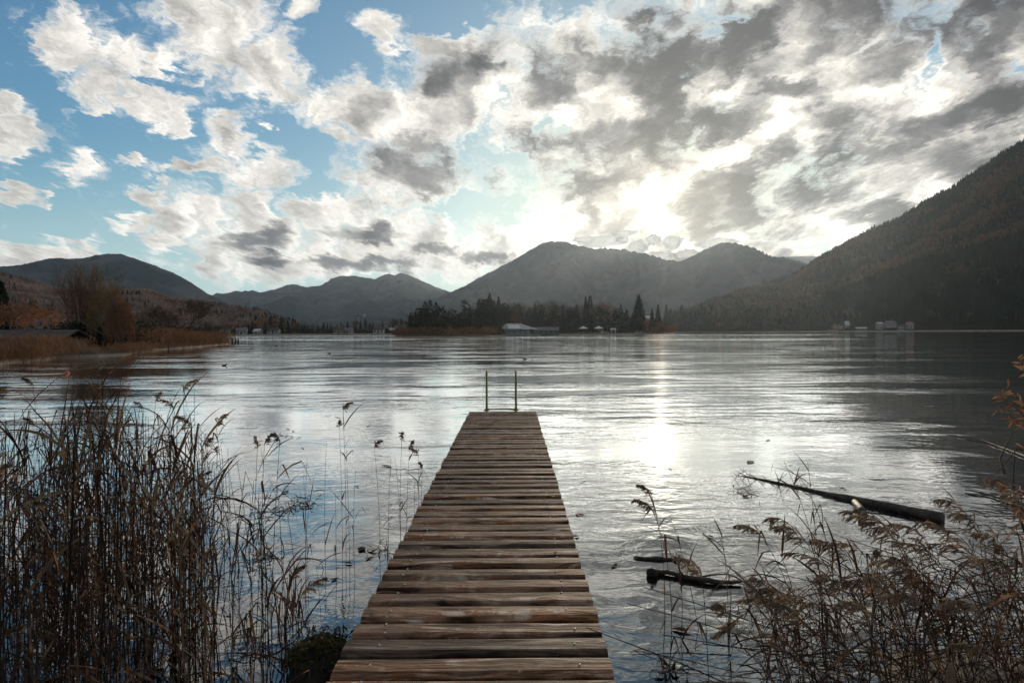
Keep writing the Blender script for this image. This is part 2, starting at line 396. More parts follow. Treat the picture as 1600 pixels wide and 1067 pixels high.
# far shore: follows the bay, from the left-hand village to the foot of the wooded slope
fs = [(-1200, 330), (-400, 420), (100, 450), (340, 470), (440, 480), (600, 520), (700, 640), (850, 760), (1000, 850), (1100, 800), (1200, 760), (1300, 740), (1450, 720), (1600, 680), (1900, 560), (2800, 380)]
def shoreY(px):
    px = np.asarray(px, float); p = np.array(fs, float)
    return np.interp(px, p[:, 0], p[:, 1]) + 8 * fbm(px / 60, px * 0 + 3, 3, 2)
pxs = np.linspace(-1200, 2800, 321)
rows = []
for d, z in ((0, -2.0), (5, .25), (11, .9), (60, 1.8), (400, 3.0)):
    Yv = shoreY(pxs) + d; rows.append(np.stack([(pxs - CX) / F * Yv, Yv, Yv * 0 + z], -1))
Yv = pxs * 0 + 7400; rows.append(np.stack([(pxs - CX) / F * Yv * .98, Yv, Yv * 0 + 3.0], -1))
R = np.stack(rows); k_, n_ = R.shape[:2]; idx = np.arange(k_ * n_).reshape(k_, n_)
Q = np.stack([idx[:-1, :-1], idx[:-1, 1:], idx[1:, 1:], idx[1:, :-1]], -1)
mb = MB(); mb.add(R); nv = mb.n; mb.n = 0
mb.add(np.zeros((0, 3)), Q[:2].reshape(-1, 4), m=1); mb.add(np.zeros((0, 3)), Q[2:].reshape(-1, 4), m=0); mb.n = nv
tag(mb.build('far_shore_land', [m_mead, m_beach], smooth=True), kind='structure')

def land(name, pts, h=.7, edge=2.5, mats=None, dx=None):
    """island of ground: water-edge outline, a sloping margin, a nearly level top"""
    P = np.array(pts, float); n = len(P)
    ar = np.sum(P[:, 0] * np.roll(P[:, 1], -1) - np.roll(P[:, 0], -1) * P[:, 1])
    if ar < 0: P = P[::-1]
    # densify + wobble
    D = []
    for i in range(n):
        a, b = P[i], P[(i + 1) % n]; kk = max(1, int(np.linalg.norm(b - a) / (edge * 1.5)))
        for j in range(kk): D.append(a + (b - a) * j / kk)
    D = np.array(D); D = D + np.stack([fbm(D[:, 0] / edge / 3, D[:, 1] / edge / 3, 3, 1), fbm(D[:, 0] / edge / 3, D[:, 1] / edge / 3, 3, 8)], -1) * edge * .8
    T = np.roll(D, -1, 0) - np.roll(D, 1, 0); N = unit(np.stack([-T[:, 1], T[:, 0]], -1))
    rings = [(0, -1.2), (.5, -.05), (.75, h * .35), (1.6, h)]
    mb = MB(); V = []
    for d, z in rings:
        q = D + N * edge * d; V.append(np.concatenate([q, np.full((len(q), 1), z)], -1))
    m = len(D); idx = np.arange(m * len(rings)).reshape(-1, m)
    i2 = np.roll(idx, -1, 1); Q = np.stack([idx[:-1], i2[:-1], i2[1:], idx[1:]], -1)
    mb.add(np.concatenate(V)); nv = mb.n; mb.n = 0
    mb.add(np.zeros((0, 3)), Q[:2].reshape(-1, 4), m=1); mb.add(np.zeros((0, 3)), Q[2:].reshape(-1, 4), m=0); mb.n = nv
    o = mb.build(name, mats, smooth=False)
    import bmesh
    bm = bmesh.new(); bm.from_mesh(o.data); bm.verts.ensure_lookup_table()
    try: bm.faces.new([bm.verts[int(i)] for i in idx[-1]])
    except Exception: pass
    bm.to_mesh(o.data); bm.free()
    return tag(o, kind='structure')
def XY(px, Y): return ((px - CX) / F * Y, Y)
LB = [(-34, 20), (-31.5, 36), XY(0, 41.5), XY(50, 48), XY(95, 54), XY(160, 57), XY(212, 61), XY(214, 70), XY(260, 80), XY(300, 90), XY(345, 106), XY(362, 124), (-62, 138), (-110, 150), (-170, 120), (-170, 20)]
land('left_bank_land', LB, .55, 1.0, [m_mead, m_beach])
PEN = [XY(610, 300), XY(640, 255), XY(700, 240), XY(755, 245), XY(776, 275), XY(800, 322), XY(860, 345), XY(980, 372), XY(1040, 378), XY(1058, 400), XY(1040, 470), XY(900, 500), XY(700, 460), XY(620, 380)]
land('peninsula_land', PEN, .8, 3.0, [m_mead, m_beach])

# ------------------------------------------------------------------ mountains and slopes
class Hill:
    def __init__(s, prof, Yf, back, amp, spur, seed, exp=1.15, fine=4.0):
        s.p = np.array(prof, float); s.Yf = Yf; s.back = back; s.amp = amp; s.spur = spur; s.seed = seed; s.exp = exp; s.fine = fine
    def pos(s, u, t, fine=True):
        u = np.asarray(u, float); t = np.asarray(t, float)
        py = np.interp(u, s.p[:, 0], s.p[:, 1]); Yr = np.interp(u, s.p[:, 0], s.p[:, 2])
        Yf = np.interp(u, [q[0] for q in s.Yf], [q[1] for q in s.Yf])
        a, b = u - CX, CY - py
        zr = ZC + (-a * ROLL + b) / F * Yr
        tt = np.minimum(t, 1)
        Yy = Yf + (Yr - Yf) * tt + np.maximum(t - 1, 0) * s.back
        dxx = (a + b * ROLL * np.clip(tt, 0, 1)) / F
        Xx = dxx * Yy
        sh = np.where(t <= 1, tt ** s.exp, 1 - (t - 1) * 1.5)
        z = 1.0 + (zr - 1.0) * sh
        w = np.clip((u - s.p[0, 0]) / 90, 0, 1) * np.clip((s.p[-1, 0] - u) / 90, 0, 1) * np.clip(t * 4, 0, 1) * np.clip((1.02 - t) * 3.5, 0, 1)
        rid = 1 - 2 * np.abs(fbm(Xx / s.spur, Yy / (s.spur * 1.6), 4, s.seed) * 2)
        z = z + (rid - .55) * s.amp * w
        if fine: z = z + s.fine * 2 * fbm(Xx / 22, Yy / 22, 3, s.seed + 5) * np.clip(t * 5, 0, 1)
        z = np.where(t <= 0, -2.0, z)
        return np.stack([Xx, Yy, z], -1)
    def mesh(s, name, N, M, mat):
        u = np.linspace(s.p[0, 0], s.p[-1, 0], N)
        t = np.concatenate([[-.02], np.linspace(.0, 1.0, M), np.linspace(1.05, 1.6, 5)])
        Ug, Tg = np.meshgrid(u, t); P = s.pos(Ug, Tg); k, n = P.shape[:2]; idx = np.arange(k * n).reshape(k, n)
        mb = MB(); mb.add(P, np.stack([idx[:-1, :-1], idx[:-1, 1:], idx[1:, 1:], idx[1:, :-1]], -1).reshape(-1, 4))
        return tag(mb.build(name, mat, smooth=True), kind='structure')
def pf(lst, Y): return [(a, b, Y) if len((a, b)) == 2 else (a, b, Y) for a, b in lst]
HA = Hill(pf([(-500, 500), (-300, 455), (-120, 432), (0, 418), (30, 415), (60, 409), (85, 403), (110, 405), (130, 405), (150, 399), (172, 397), (190, 398), (215, 405), (250, 419), (270, 426), (290, 436), (310, 448), (325, 458), (350, 470), (375, 481), (400, 490), (430, 498), (500, 512)], 2700), [(-500, 1300), (500, 1300)], 900, 100, 380, 11)
HA.mesh('left_mountain', 520, 60, m_mtn)
HB = Hill(pf([(-600, 480), (-300, 440), (-100, 426), (0, 432), (30, 440), (75, 453), (130, 462), (200, 458), (235, 462), (270, 474), (330, 480), (380, 488), (410, 494), (440, 504), (470, 513), (520, 519.5)], 1150), [(-600, 620), (520, 620)], 500, 14, 160, 21, fine=3.0)
HB.mesh('left_foothill', 420, 40, m_mtn2)
HC = Hill(pf([(230, 500), (300, 470), (350, 460), (365, 459), (400, 457), (430, 451), (450, 444), (463, 443), (478, 448), (500, 446), (515, 438), (530, 432), (560, 432), (585, 437), (598, 431), (608, 428), (616, 431), (628, 427), (642, 431), (660, 440), (680, 449), (700, 456), (740, 476), (800, 500)], 6200), [(230, 3200), (800, 3200)], 900, 200, 600, 31, fine=6)
HC.mesh('distant_mountain_range', 620, 50, m_mtn)
HD = Hill(pf([(600, 512), (650, 492), (690, 474), (720, 455), (745, 440), (760, 431), (780, 420), (800, 410), (815, 401), (830, 392), (848, 382), (862, 379), (885, 380), (905, 388), (930, 392), (945, 391), (960, 394), (990, 395), (1010, 400), (1040, 410), (1060, 412), (1090, 424), (1120, 440), (1180, 475), (1260, 510)], 4600), [(600, 2300), (1260, 2300)], 1000, 250, 480, 41, fine=5)
HD.mesh('central_mountain', 700, 70, m_mtn)
HE = Hill(pf([(900, 500), (960, 450), (1010, 425), (1045, 412), (1065, 409), (1085, 401), (1100, 392), (1118, 384), (1138, 380), (1155, 383), (1175, 391), (1200, 400), (1225, 407), (1250, 417), (1290, 436), (1350, 470), (1450, 510)], 3700), [(900, 1900), (1450, 1900)], 900, 200, 420, 51, fine=5)
HE.mesh('twin_mountain_peak', 560, 70, m_mtn)
HF = Hill(pf([(1080, 470), (1180, 410), (1215, 402), (1240, 401), (1270, 400), (1285, 403), (1340, 440), (1420, 500)], 6400), [(1080, 4200), (1420, 4200)], 800, 60, 700, 61)
HF.mesh('remote_mountain', 200, 30, m_mtn)
HG = Hill([(1030, 512, 1250), (1080, 492, 1250), (1110, 477, 1300), (1150, 464, 1350), (1185, 455, 1380), (1210, 449, 1400), (1245, 434, 1420), (1262, 422, 1420), (1285, 406, 1420), (1320, 386, 1420), (1360, 366, 1400), (1400, 351, 1380), (1440, 327, 1350), (1480, 306, 1330), (1530, 272, 1300), (1560, 252, 1280), (1600, 228, 1250), (1750, 150, 1200), (1950, 110, 1150), (2300, 90, 1000), (2800, 120, 900)],
          [(1030, 840), (1200, 800), (1450, 775), (1600, 740), (1900, 610), (2800, 420)], 500, 26, 190, 71, exp=1.25, fine=3.0)
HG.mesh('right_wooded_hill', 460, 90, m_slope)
HS = Hill([(1240, 512, 860), (1275, 494, 870), (1300, 474, 880), (1335, 462, 890), (1370, 448, 900), (1400, 436, 905), (1440, 422, 905), (1490, 410, 900), (1540, 397, 890), (1600, 384, 870), (1700, 360, 840), (1900, 330, 740), (2400, 340, 560)],
          [(1240, 770), (1450, 745), (1600, 710), (1900, 590), (2400, 460)], 160, 10, 120, 81, exp=1.1, fine=2.0)
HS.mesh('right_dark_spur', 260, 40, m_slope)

# ------------------------------------------------------------------ air
mh, nt = material('valley_haze')
nt.n('ShaderNodeOutputMaterial', {'Volume': nt.n('ShaderNodeVolumePrincipled', {'Color': (.67, .82, 1.0, 1), 'Density': HAZE, 'Anisotropy': .84}).outputs[0]})
mb = MB(); mb.box((0, 3650, 332), (15600, 8400, 672))
hz = tag(mb.build('haze', mh), label='thin pale haze filling the valley air', cat='haze', kind='stuff')

# puffs added round the sun beyond the haze; they shadow it into beams
m_cl, nt = material('added_cloud_vapour')
df = nt.n('ShaderNodeBsdfDiffuse', {'Color': (.9, .9, .9, 1)}); tl = nt.n('ShaderNodeBsdfTranslucent', {'Color': (.98, .97, .95, 1)})
mx = nt.n('ShaderNodeMixShader', {0: .75, 1: df.outputs[0], 2: tl.outputs[0]}).outputs[0]
out(nt, nt.n('ShaderNodeMixShader', {0: .15, 1: mx, 2: nt.n('ShaderNodeBsdfTransparent').outputs[0]}).outputs[0])
SD = np.array(sd); RX = unit(np.cross(SD, [0, 0, 1.0])); UX = np.cross(RX, SD)
CLD = [(-88, 20, 36, 9), (-34, 33, 15, 10), (-10, 21, 9, 7), (17, 27, 13, 9), (84, 31, 28, 8), (-52, 10, 15, 4), (1, 46, 17, 7), (38, 46, 19, 8), (-24, 55, 12, 10), (26, 66, 34, 12), (70, 60, 34, 16)]
CLD.sort()
for i, (ox, oy, rx, ry) in enumerate(CLD):
    q = 9000 / F * 1.02; n1, n2 = 40, 22; u = np.linspace(0, PI, n1); th = np.linspace(0, 2 * PI, n2, endpoint=False); U_, T_ = np.meshgrid(u, th, indexing='ij')
    d = np.stack([np.cos(U_), np.sin(U_) * np.cos(T_), np.sin(U_) * np.sin(T_)], -1)
    nz = 1 + 1.6 * fbm(d[..., 0] * 4.2 + i * 9 + d[..., 2] * 2.5, d[..., 1] * 2.6 + d[..., 2] * 2.6, 4, 60 + i)
    d = d * nz[..., None]
    P = (RX * (d[..., 0:1] * rx * q) + UX * (d[..., 1:2] * ry * q) + SD * (d[..., 2:3] * ry * q * 1.2))
    idx = np.arange(n1 * n2).reshape(n1, n2); j2 = np.roll(idx, -1, 1); mb = MB(); mb.add(P, np.stack([idx[:-1], j2[:-1], j2[1:], idx[1:]], -1))
    o = mb.build('added_cloud', m_cl, smooth=True); o.location = tuple(SD * 9000 + RX * ox * q - UX * oy * q + np.array([0, 0, ZC]))
    tag(o, f'added ragged puff near the sun, shaping the beams, {ordn(i)} from the left', 'added_cloud', 'puffs added round the sun to shape beams', 'structure')
# ------------------------------------------------------------------ pier
PW, PH_, PITCH = 1.225, .45, .1955
DX = -.178
Y0, Y1 = 1.15, 12.75
nb = int((Y1 - Y0) / PITCH)
m_wood, nt = material('weathered_deck_wood')
tc = nt.n('ShaderNodeTexCoord'); ob = tc.outputs['Object']
sp = nt.n('ShaderNodeSeparateXYZ', {0: ob})
bi = nt.m('FLOOR', nt.m('DIVIDE', nt.m('SUBTRACT', sp.outputs[1], Y0), PITCH))
seed = nt.m('MULTIPLY', bi, 7.31)
gvec = nt.n('ShaderNodeCombineXYZ', {0: nt.m('MULTIPLY', sp.outputs[0], 1.3), 1: nt.m('MULTIPLY', sp.outputs[1], 1.0), 2: seed}).outputs[0]
wrp = nt.noise(nt.scale(gvec, (1.2, 5.0, 1.0)), 1.0, 2.0, .5)
gy2 = nt.m('ADD', nt.m('MULTIPLY', sp.outputs[1], 26.0), nt.m('MULTIPLY', wrp, 5.0))
g2 = nt.n('ShaderNodeCombineXYZ', {0: nt.m('MULTIPLY', sp.outputs[0], 1.7), 1: gy2, 2: seed}).outputs[0]
grain = nt.noise(g2, 1.0, 6.0, .62)
g3 = nt.n('ShaderNodeCombineXYZ', {0: nt.m('MULTIPLY', sp.outputs[0], 9.0), 1: nt.m('MULTIPLY', gy2, 4.2), 2: seed}).outputs[0]
fineg = nt.noise(g3, 1.0, 4.0, .65)
wn = nt.n('ShaderNodeTexWhiteNoise', {'W': bi}, noise_dimensions='1D')
tone = wn.outputs['Value']
c = nt.mix(nt.mapr(grain, .40, .60), (.018, .010, .007), (.26, .138, .090))
c = nt.mix(nt.mapr(nt.noise(nt.scale(gvec, (.7, 1, 1)), 3.0, 4.0, .6), .42, .62), c, nt.mix(.5, c, (.30, .205, .15)))
c = nt.mix(nt.m('MULTIPLY', nt.mapr(fineg, .50, .72), .75), c, (.018, .011, .009))
worn = nt.m('MULTIPLY', nt.mapr(grain, .50, .66), nt.mapr(nt.noise(gvec, 5.0, 4.0, .7), .46, .60))
c = nt.mix(nt.m('MULTIPLY', worn, .95), c, (.55, .46, .39))
c = nt.mix(nt.mapr(nt.noise(nt.scale(ob, (3, 9, 1)), 1.0, 5.0, .7), .60, .70), c, (.022, .018, .013))
# pale scuffs and bird spots
vor = nt.noise(nt.n('ShaderNodeCombineXYZ', {0: nt.m('MULTIPLY', sp.outputs[0], 16.0), 1: nt.m('MULTIPLY', sp.outputs[1], 22.0), 2: seed}).outputs[0], 1.0, 3.0, .7)
c = nt.mix(nt.mapr(vor, .69, .74), c, (.55, .49, .42))
fy = nt.m('FRACT', nt.m('DIVIDE', nt.m('SUBTRACT', sp.outputs[1], Y0), PITCH))
edge_dark = nt.m('ADD', nt.mapr(fy, .50, .86), nt.mapr(fy, .05, .16, .8, 0.0))  # each board darker towards its far side and along its near edge
edge_dark = nt.m('MULTIPLY', edge_dark, nt.mapr(nt.noise(nt.scale(gvec, (1.6, 6, 1)), 1.0, 4.0, .65), .36, .58))
c = nt.mix(nt.m('MULTIPLY', edge_dark, .8, clamp=True), c, (.020, .014, .010))
hv = nt.n('ShaderNodeHueSaturation', {'Color': c, 'Value': nt.mapr(tone, 0, 1, .38, 1.1, False), 'Saturation': nt.mapr(wn.outputs['Value'], 0, 1, 1.0, 1.3, False)})
bump = nt.n('ShaderNodeBump', {'Height': nt.m('ADD', grain, nt.m('MULTIPLY', fineg, .6)), 'Distance': .012, 'Strength': 1.0})
p = nt.n('ShaderNodeBsdfPrincipled', {'Base Color': hv.outputs[0], 'Roughness': nt.mapr(grain, .3, .7, .75, .55), 'Specular IOR Level': .10, 'Normal': bump.outputs[0]})
out(nt, p.outputs[0])
m_nail = mottled('galvanised_nail', (.45, .42, .38), (.6, .57, .52), 60, rough=.35)
m_beam = mottled('wet_beam_wood', (.020, .015, .011), (.05, .035, .025), 3, stretch=(1, .2, 1))

pier = tag(empty('pier', (DX, Y0, 0)), 'long narrow plank pier running out into the lake to a bathing ladder', 'pier')
def local(mb):  # geometry is written in world space; move it under the pier's origin
    for v in mb.v: v -= np.array([DX, Y0, 0])
mb = MB()
rg = np.random.default_rng(3)
for i in range(nb):
    yc_ = Y0 + (i + .5) * PITCH
    w = PITCH - rg.uniform(.018, .042); hh = .036
    rz = rg.normal(0, .004); dz = rg.normal(0, .0028); ex = rg.normal(0, .0035, 2)
    tilt = rg.normal(0, .012)
    prof = []   # crowned section with worn edges
    cup = rg.uniform(-.003, .010)
    for s in np.linspace(-1, 1, 11):
        e = -.011 * max(0, abs(s) - .62) / .38 * max(0, abs(s) - .62) / .38 * 1.4
        prof.append((s * w / 2, e + cup * (1 - s * s) - .002 + tilt * s * w))
    prof = [(-w / 2, -hh)] + prof + [(w / 2, -hh)]
    nxs = 14; xs = np.concatenate([np.linspace(-PW / 2 + ex[0], PW / 2 + ex[1], nxs)])
    nP = len(prof); V = []
    for x in xs:
        wob = .0022 * (vnoise(np.array(x * 4.0), np.array(i * 3.7), 2) - .5)
        for (py_, pz) in prof:
            V.append([DX + x, yc_ + py_ + x * rz + wob * 2, PH_ + pz + dz + wob])
    idx = np.arange(nxs * nP).reshape(nxs, nP); j2 = np.roll(idx, -1, 1)
    Q = np.stack([idx[:-1], j2[:-1], j2[1:], idx[1:]], -1).reshape(-1, 4)
    base = len(V)
    V += [[DX + xs[0], yc_, PH_ - .02], [DX + xs[-1], yc_, PH_ - .02]]
    T = [[base, int(idx[0, (k + 1) % nP]), int(idx[0, k])] for k in range(nP)] + [[base + 1, int(idx[-1, k]), int(idx[-1, (k + 1) % nP])] for k in range(nP)]
    mb.add(V, Q, T)
    for sx_ in (-1, 1):
        for dy in ((0,) if rg.random() < .6 else (-.045, .05)):
            x = DX + sx_ * (PW / 2 - .15) + rg.normal(0, .012); y = yc_ + dy + rg.normal(0, .006)
            zt = PH_ + dz + cup * .9 - .0008
            th = np.arange(8) * PI / 4; r = .0065
            V = [[x + r * math.cos(a), y + r * math.sin(a), zt] for a in th] + [[x + r * .6 * math.cos(a), y + r * .6 * math.sin(a), zt + .003] for a in th] + [[x, y, zt + .0036]]
            mb.add(V, [[k, (k + 1) % 8, 8 + (k + 1) % 8, 8 + k] for k in range(8)], [[8 + k, 8 + (k + 1) % 8, 16] for k in range(8)], m=1)
local(mb); mb.build('deck', [m_wood, m_nail], pier, smooth=False)
for sx_ in (-1, 1):
    mb = MB(); mb.box((DX + sx_ * (PW / 2 - .16), (Y0 + Y1) / 2 - .02, PH_ - .038 - .075), (.09, Y1 - Y0 - .1, .14)); local(mb); mb.build('beam', m_beam, pier)
for y in (1.9, 4.3, 6.9, 9.6, 12.3):
    mb = MB(); mb.box((DX, y, PH_ - .038 - .15 - .065), (PW - .12, .11, .12)); local(mb); mb.build('crossbeam', m_beam, pier)
    for sx_ in (-1, 1):
        mb = MB(); x = DX + sx_ * (PW / 2 - .26); mb.tube([[x, y, -3.4], [x, y, -1], [x + .01, y, PH_ - .316]], [.075, .072, .068], 12); local(mb); mb.build('post', m_beam, pier, smooth=True)
m_green = mottled('green_painted_steel', (.10, .13, .02), (.17, .20, .03), 14, rough=.4, c3=(.10, .06, .02))
lad = None
mb = MB()
yl = Y1 - .02
hr = []
for sx_ in (-1, 1):
    x = DX + (onz(783, 640, PH_)[0] - DX) + sx_ * .27 if False else onz(783.5, 640, PH_)[0] + sx_ * .272
    hr.append(x)
mb.tube([[hr[0], yl - .02, PH_ + .028], [hr[1], yl - .02, PH_ + .028]], .011, 8)
local(mb); lad = mb.build('ladder', m_green, pier, smooth=True)
for x in hr:
    mb = MB(); mb.tube([[x, yl, PH_ + .74], [x, yl, PH_ + .4], [x, yl, PH_ + .01], [x, yl + .12, PH_ - .08], [x, yl + .14, -.2], [x, yl + .14, -1.0]], .019, 9); local(mb); mb.build('handrail', m_green, lad, smooth=True)
    mb = MB(); mb.box((x, yl - .06, PH_ + .012), (.10, .13, .012)); mb.box((x, yl - .045, PH_ + .035), (.05, .05, .05)); mb.tube([[x - .035, yl - .10, PH_ + .018], [x - .035, yl - .10, PH_ + .034]], .013, 6); mb.tube([[x + .035, yl - .10, PH_ + .018], [x + .035, yl - .10, PH_ + .034]], .013, 6); local(mb); mb.build('bracket', m_green, lad)
for z in (.18, -.08, -.34):
    mb = MB(); mb.box(((hr[0] + hr[1]) / 2, yl + .14, z), (hr[1] - hr[0], .06, .025)); local(mb); mb.build('rung', m_green, lad)
# ------------------------------------------------------------------ trees
m_bark = mottled('tree_bark', (.035, .028, .022), (.075, .060, .048), 2.0, stretch=(1, 1, .3), rand=.2)
m_birch = mottled('pale_birch_bark', (.10, .085, .07), (.24, .20, .17), 1.5, stretch=(1, 1, .6), rand=.2)
m_conif = mottled('spruce_needles', (.007, .015, .010), (.022, .036, .020), 1.1, trans=.05, rand=.35, coords='Object')
m_conif2 = mottled('dark_green_broadleaf', (.010, .018, .009), (.028, .040, .018), 1.0, trans=.1, rand=.3)
m_twig = mottled('bare_brown_twigs', (.075, .048, .034), (.16, .100, .065), 1.2, rand=.35)
m_olive = mottled('olive_gold_willow_leaves', (.09, .066, .026), (.19, .125, .045), 1.0, trans=.35, rand=.2)
m_orange = mottled('orange_autumn_leaves', (.20, .075, .028), (.34, .135, .045), 1.0, trans=.35, rand=.2, c3=(.12, .03, .015))
m_rust = mottled('rust_red_autumn_leaves', (.14, .060, .032), (.25, .115, .055), 1.0, trans=.3, rand=.25)
m_reedfar = mottled('red_brown_reed_belt', (.085, .040, .022), (.20, .105, .055), .9, trans=.3, coords='World', stretch=(1, 1, .3))
m_hedge = mottled('dark_hedge_leaves', (.012, .018, .010), (.035, .035, .018), .8, trans=.15, coords='World')

def conifer_mesh(seed, H=10.0, R=1.9, n=2200, power=.85, base=.05):
    """trunk and crown meshes of a spruce: whorls of drooping needle sprays"""
    g = np.random.default_rng(seed)
    tr = MB(); tr.tube([[0, 0, -.4], [0, 0, H * .3], [g.normal(0, .05), g.normal(0, .05), H * .985]], [.17, .12, .015], 6)
    cr = MB()
    t = g.random(n) ** .8 * (1 - base) + base
    ang = g.random(n) * 2 * PI
    lay = 17
    saw = .70 + .45 * (1 - ((t * lay + .3 * np.sin(ang * 3 + seed)) % 1))
    lump = 1 + .22 * np.sin(ang * 2 + seed * 1.7 + t * 5) + .16 * np.sin(ang * 5 + t * 14 + seed)
    rad = R * (1 - t) ** power * saw * lump * (.35 + .65 * g.random(n) ** .45) + .06
    z = t * H - rad * .16
    c = np.stack([np.cos(ang) * rad, np.sin(ang) * rad, z], -1)
    d = np.stack([np.cos(ang), np.sin(ang), -.45 + .7 * (t > .93) * 2 + g.normal(0, .25, n)], -1); d = unit(d)
    s = np.cross(d, unit(g.normal(0, 1, (n, 3)) * .6 + np.array([0, 0, 1.0]))); s = unit(s)
    L = (.18 + .40 * (1 - t))[:, None] * g.uniform(.7, 1.3, (n, 1)); Wd = L * .38
    cr.quads(c, d * L, s * Wd)
    return tr, cr

def limb(mb, p, d, L, r, depth, g, spread=.5, up=.12, kids=3, twist=.12, tips=None, k=4, minr=.006, shrink=.68):
    n = 4; P = [np.array(p, float)]; dd = np.array(d, float)
    for i in range(n):
        dd = unit(dd + g.normal(0, twist, 3) + np.array([0, 0, up])); P.append(P[-1] + dd * L / n)
    rr = np.linspace(r, max(r * .62, minr), n + 1)
    mb.tube(P, rr, k if r > .03 else 3, cap=False)
    if tips is not None and depth <= 1: tips.append((P[-1], dd)); tips.append((P[2], dd))
    if depth == 0: return
    for j in range(kids):
        q = P[g.integers(2, n + 1)] if j else P[-1]
        nd = unit(dd + g.normal(0, spread, 3))
        limb(mb, q, nd, L * shrink * g.uniform(.8, 1.2), max(r * .6, minr), depth - 1, g, spread, up, kids, twist, tips, k, minr, shrink)

def broad_mesh(seed, H=10.0, bare=False, leaves=1400, spread=.5, width=.30, stems=1, twigw=.028, clump=.09):
    """trunk, limbs and either a bare twig crown or a leafy one (centres clumped round branch tips)"""
    g = np.random.default_rng(seed)
    tr, br = MB(), MB(); tips = []
    for s in range(stems):
        a = g.random() * 2 * PI; o = .02 * H * (stems > 1)
        lean = (.10 if stems == 1 else .42)
        d = unit(np.array([math.cos(a) * lean * g.random(), math.sin(a) * lean * g.random(), 1.0]))
        b = np.array([math.cos(a) * o, math.sin(a) * o, -.03 * H])
        top = b + d * H * (.34 if stems == 1 else .22); tr.tube([b, (b + top) / 2, top], [.020 * H / stems ** .4, .015 * H / stems ** .4, .011 * H / stems ** .4], 7)
        for j in range(4 if stems == 1 else 3):
            nd = unit(d + g.normal(0, spread, 3) * np.array([1, 1, .3]) * width * 3)
            limb(br, top - d * H * .05 * j, nd, H * .26, .008 * H, 3, g, spread, .10, 3, .14, tips, 4, .0018 * H, .72)
    C = np.array([t[0] for t in tips]); D = np.array([t[1] for t in tips])
    if bare:
        n = leaves; i = g.integers(0, len(C), n); d = unit(D[i] + g.normal(0, .55, (n, 3)) + np.array([0, 0, .2])); L = H * g.uniform(.025, .07, n)
        c = C[i] + d * L[:, None] + g.normal(0, .012 * H, (n, 3)); s = unit(np.cross(d, g.normal(0, 1, (n, 3))))
        br.quads(c, d * L[:, None], s * twigw * H / 20)
    else:
        n = leaves; i = g.integers(0, len(C), n); c = C[i] + g.normal(0, clump * H * .5, (n, 3)); d = unit(g.normal(0, 1, (n, 3))); s = unit(np.cross(d, g.normal(0, 1, (n, 3))))
        L = H * g.uniform(.010, .020, (n, 1)); br.quads(c, d * L, s * L * .7, m=1)
    zt = max(float(v[:, 2].max()) for v in br.v)
    for m_ in (tr, br):
        for v in m_.v: v *= H / zt
    return tr, br

PROTO = {}
def proto(kind, trm, crm, tr, cr, root='tree'):
    PROTO.setdefault(kind, []).append((tr, trm, cr, crm, {}))
def make_tree(kind, var, loc, H, w, name, label, cat, group, rz=None, wy=None):
    lst = PROTO[kind]; tr, trm, cr, crm, cache = lst[var % len(lst)]
    if 'e' not in cache:
        e = empty(name, (0, 0, 0)); a = tr.build('trunk', trm, e, smooth=True); b = cr.build('crown', crm, e)
        cache['e'] = (e, a, b)
    else:
        a0, b0 = cache['e'][1:]
        e = empty(name); a = a0.copy(); b = b0.copy(); COL.objects.link(a); COL.objects.link(b); a.parent = e; b.parent = e
    e.location = tuple(float(x) for x in loc); e.scale = (w * H / 10, w * H / 10, H / 10); e.rotation_euler = (0, 0, rz if rz is not None else random.random() * 6.28)
    e['_g'] = group
    return tag(e, label, cat, group)
for s_ in range(4): proto('spruce', m_bark, m_conif, *conifer_mesh(10 + s_, R=[1.9, 1.6, 2.2, 1.75][s_], power=[.85, .75, .9, 1.0][s_]))
for s_ in range(2): proto('round', m_bark, m_conif2, *conifer_mesh(40 + s_, R=2.6, power=.42, n=1900, base=.04))
for s_ in range(4): proto('bare', m_birch if s_ % 2 else m_bark, m_twig, *broad_mesh(60 + s_, bare=True, leaves=750, twigw=.14, width=.22))
for s_ in range(3): proto('brown', m_bark, [m_twig, m_twig], *broad_mesh(80 + s_, leaves=900, width=.30))
proto('orange', m_bark, [m_twig, m_orange], *broad_mesh(90, leaves=1100, width=.34))
proto('rust', m_bark, [m_twig, m_rust], *broad_mesh(91, leaves=1100, width=.36))
proto('olive', m_bark, [m_twig, m_olive], *broad_mesh(93, leaves=1300, width=.34))

def by_pixel(kind, px, top, Y, base=.8):
    p = at(px, top, Y); return np.array([p[0], Y, base]), p[2] - base

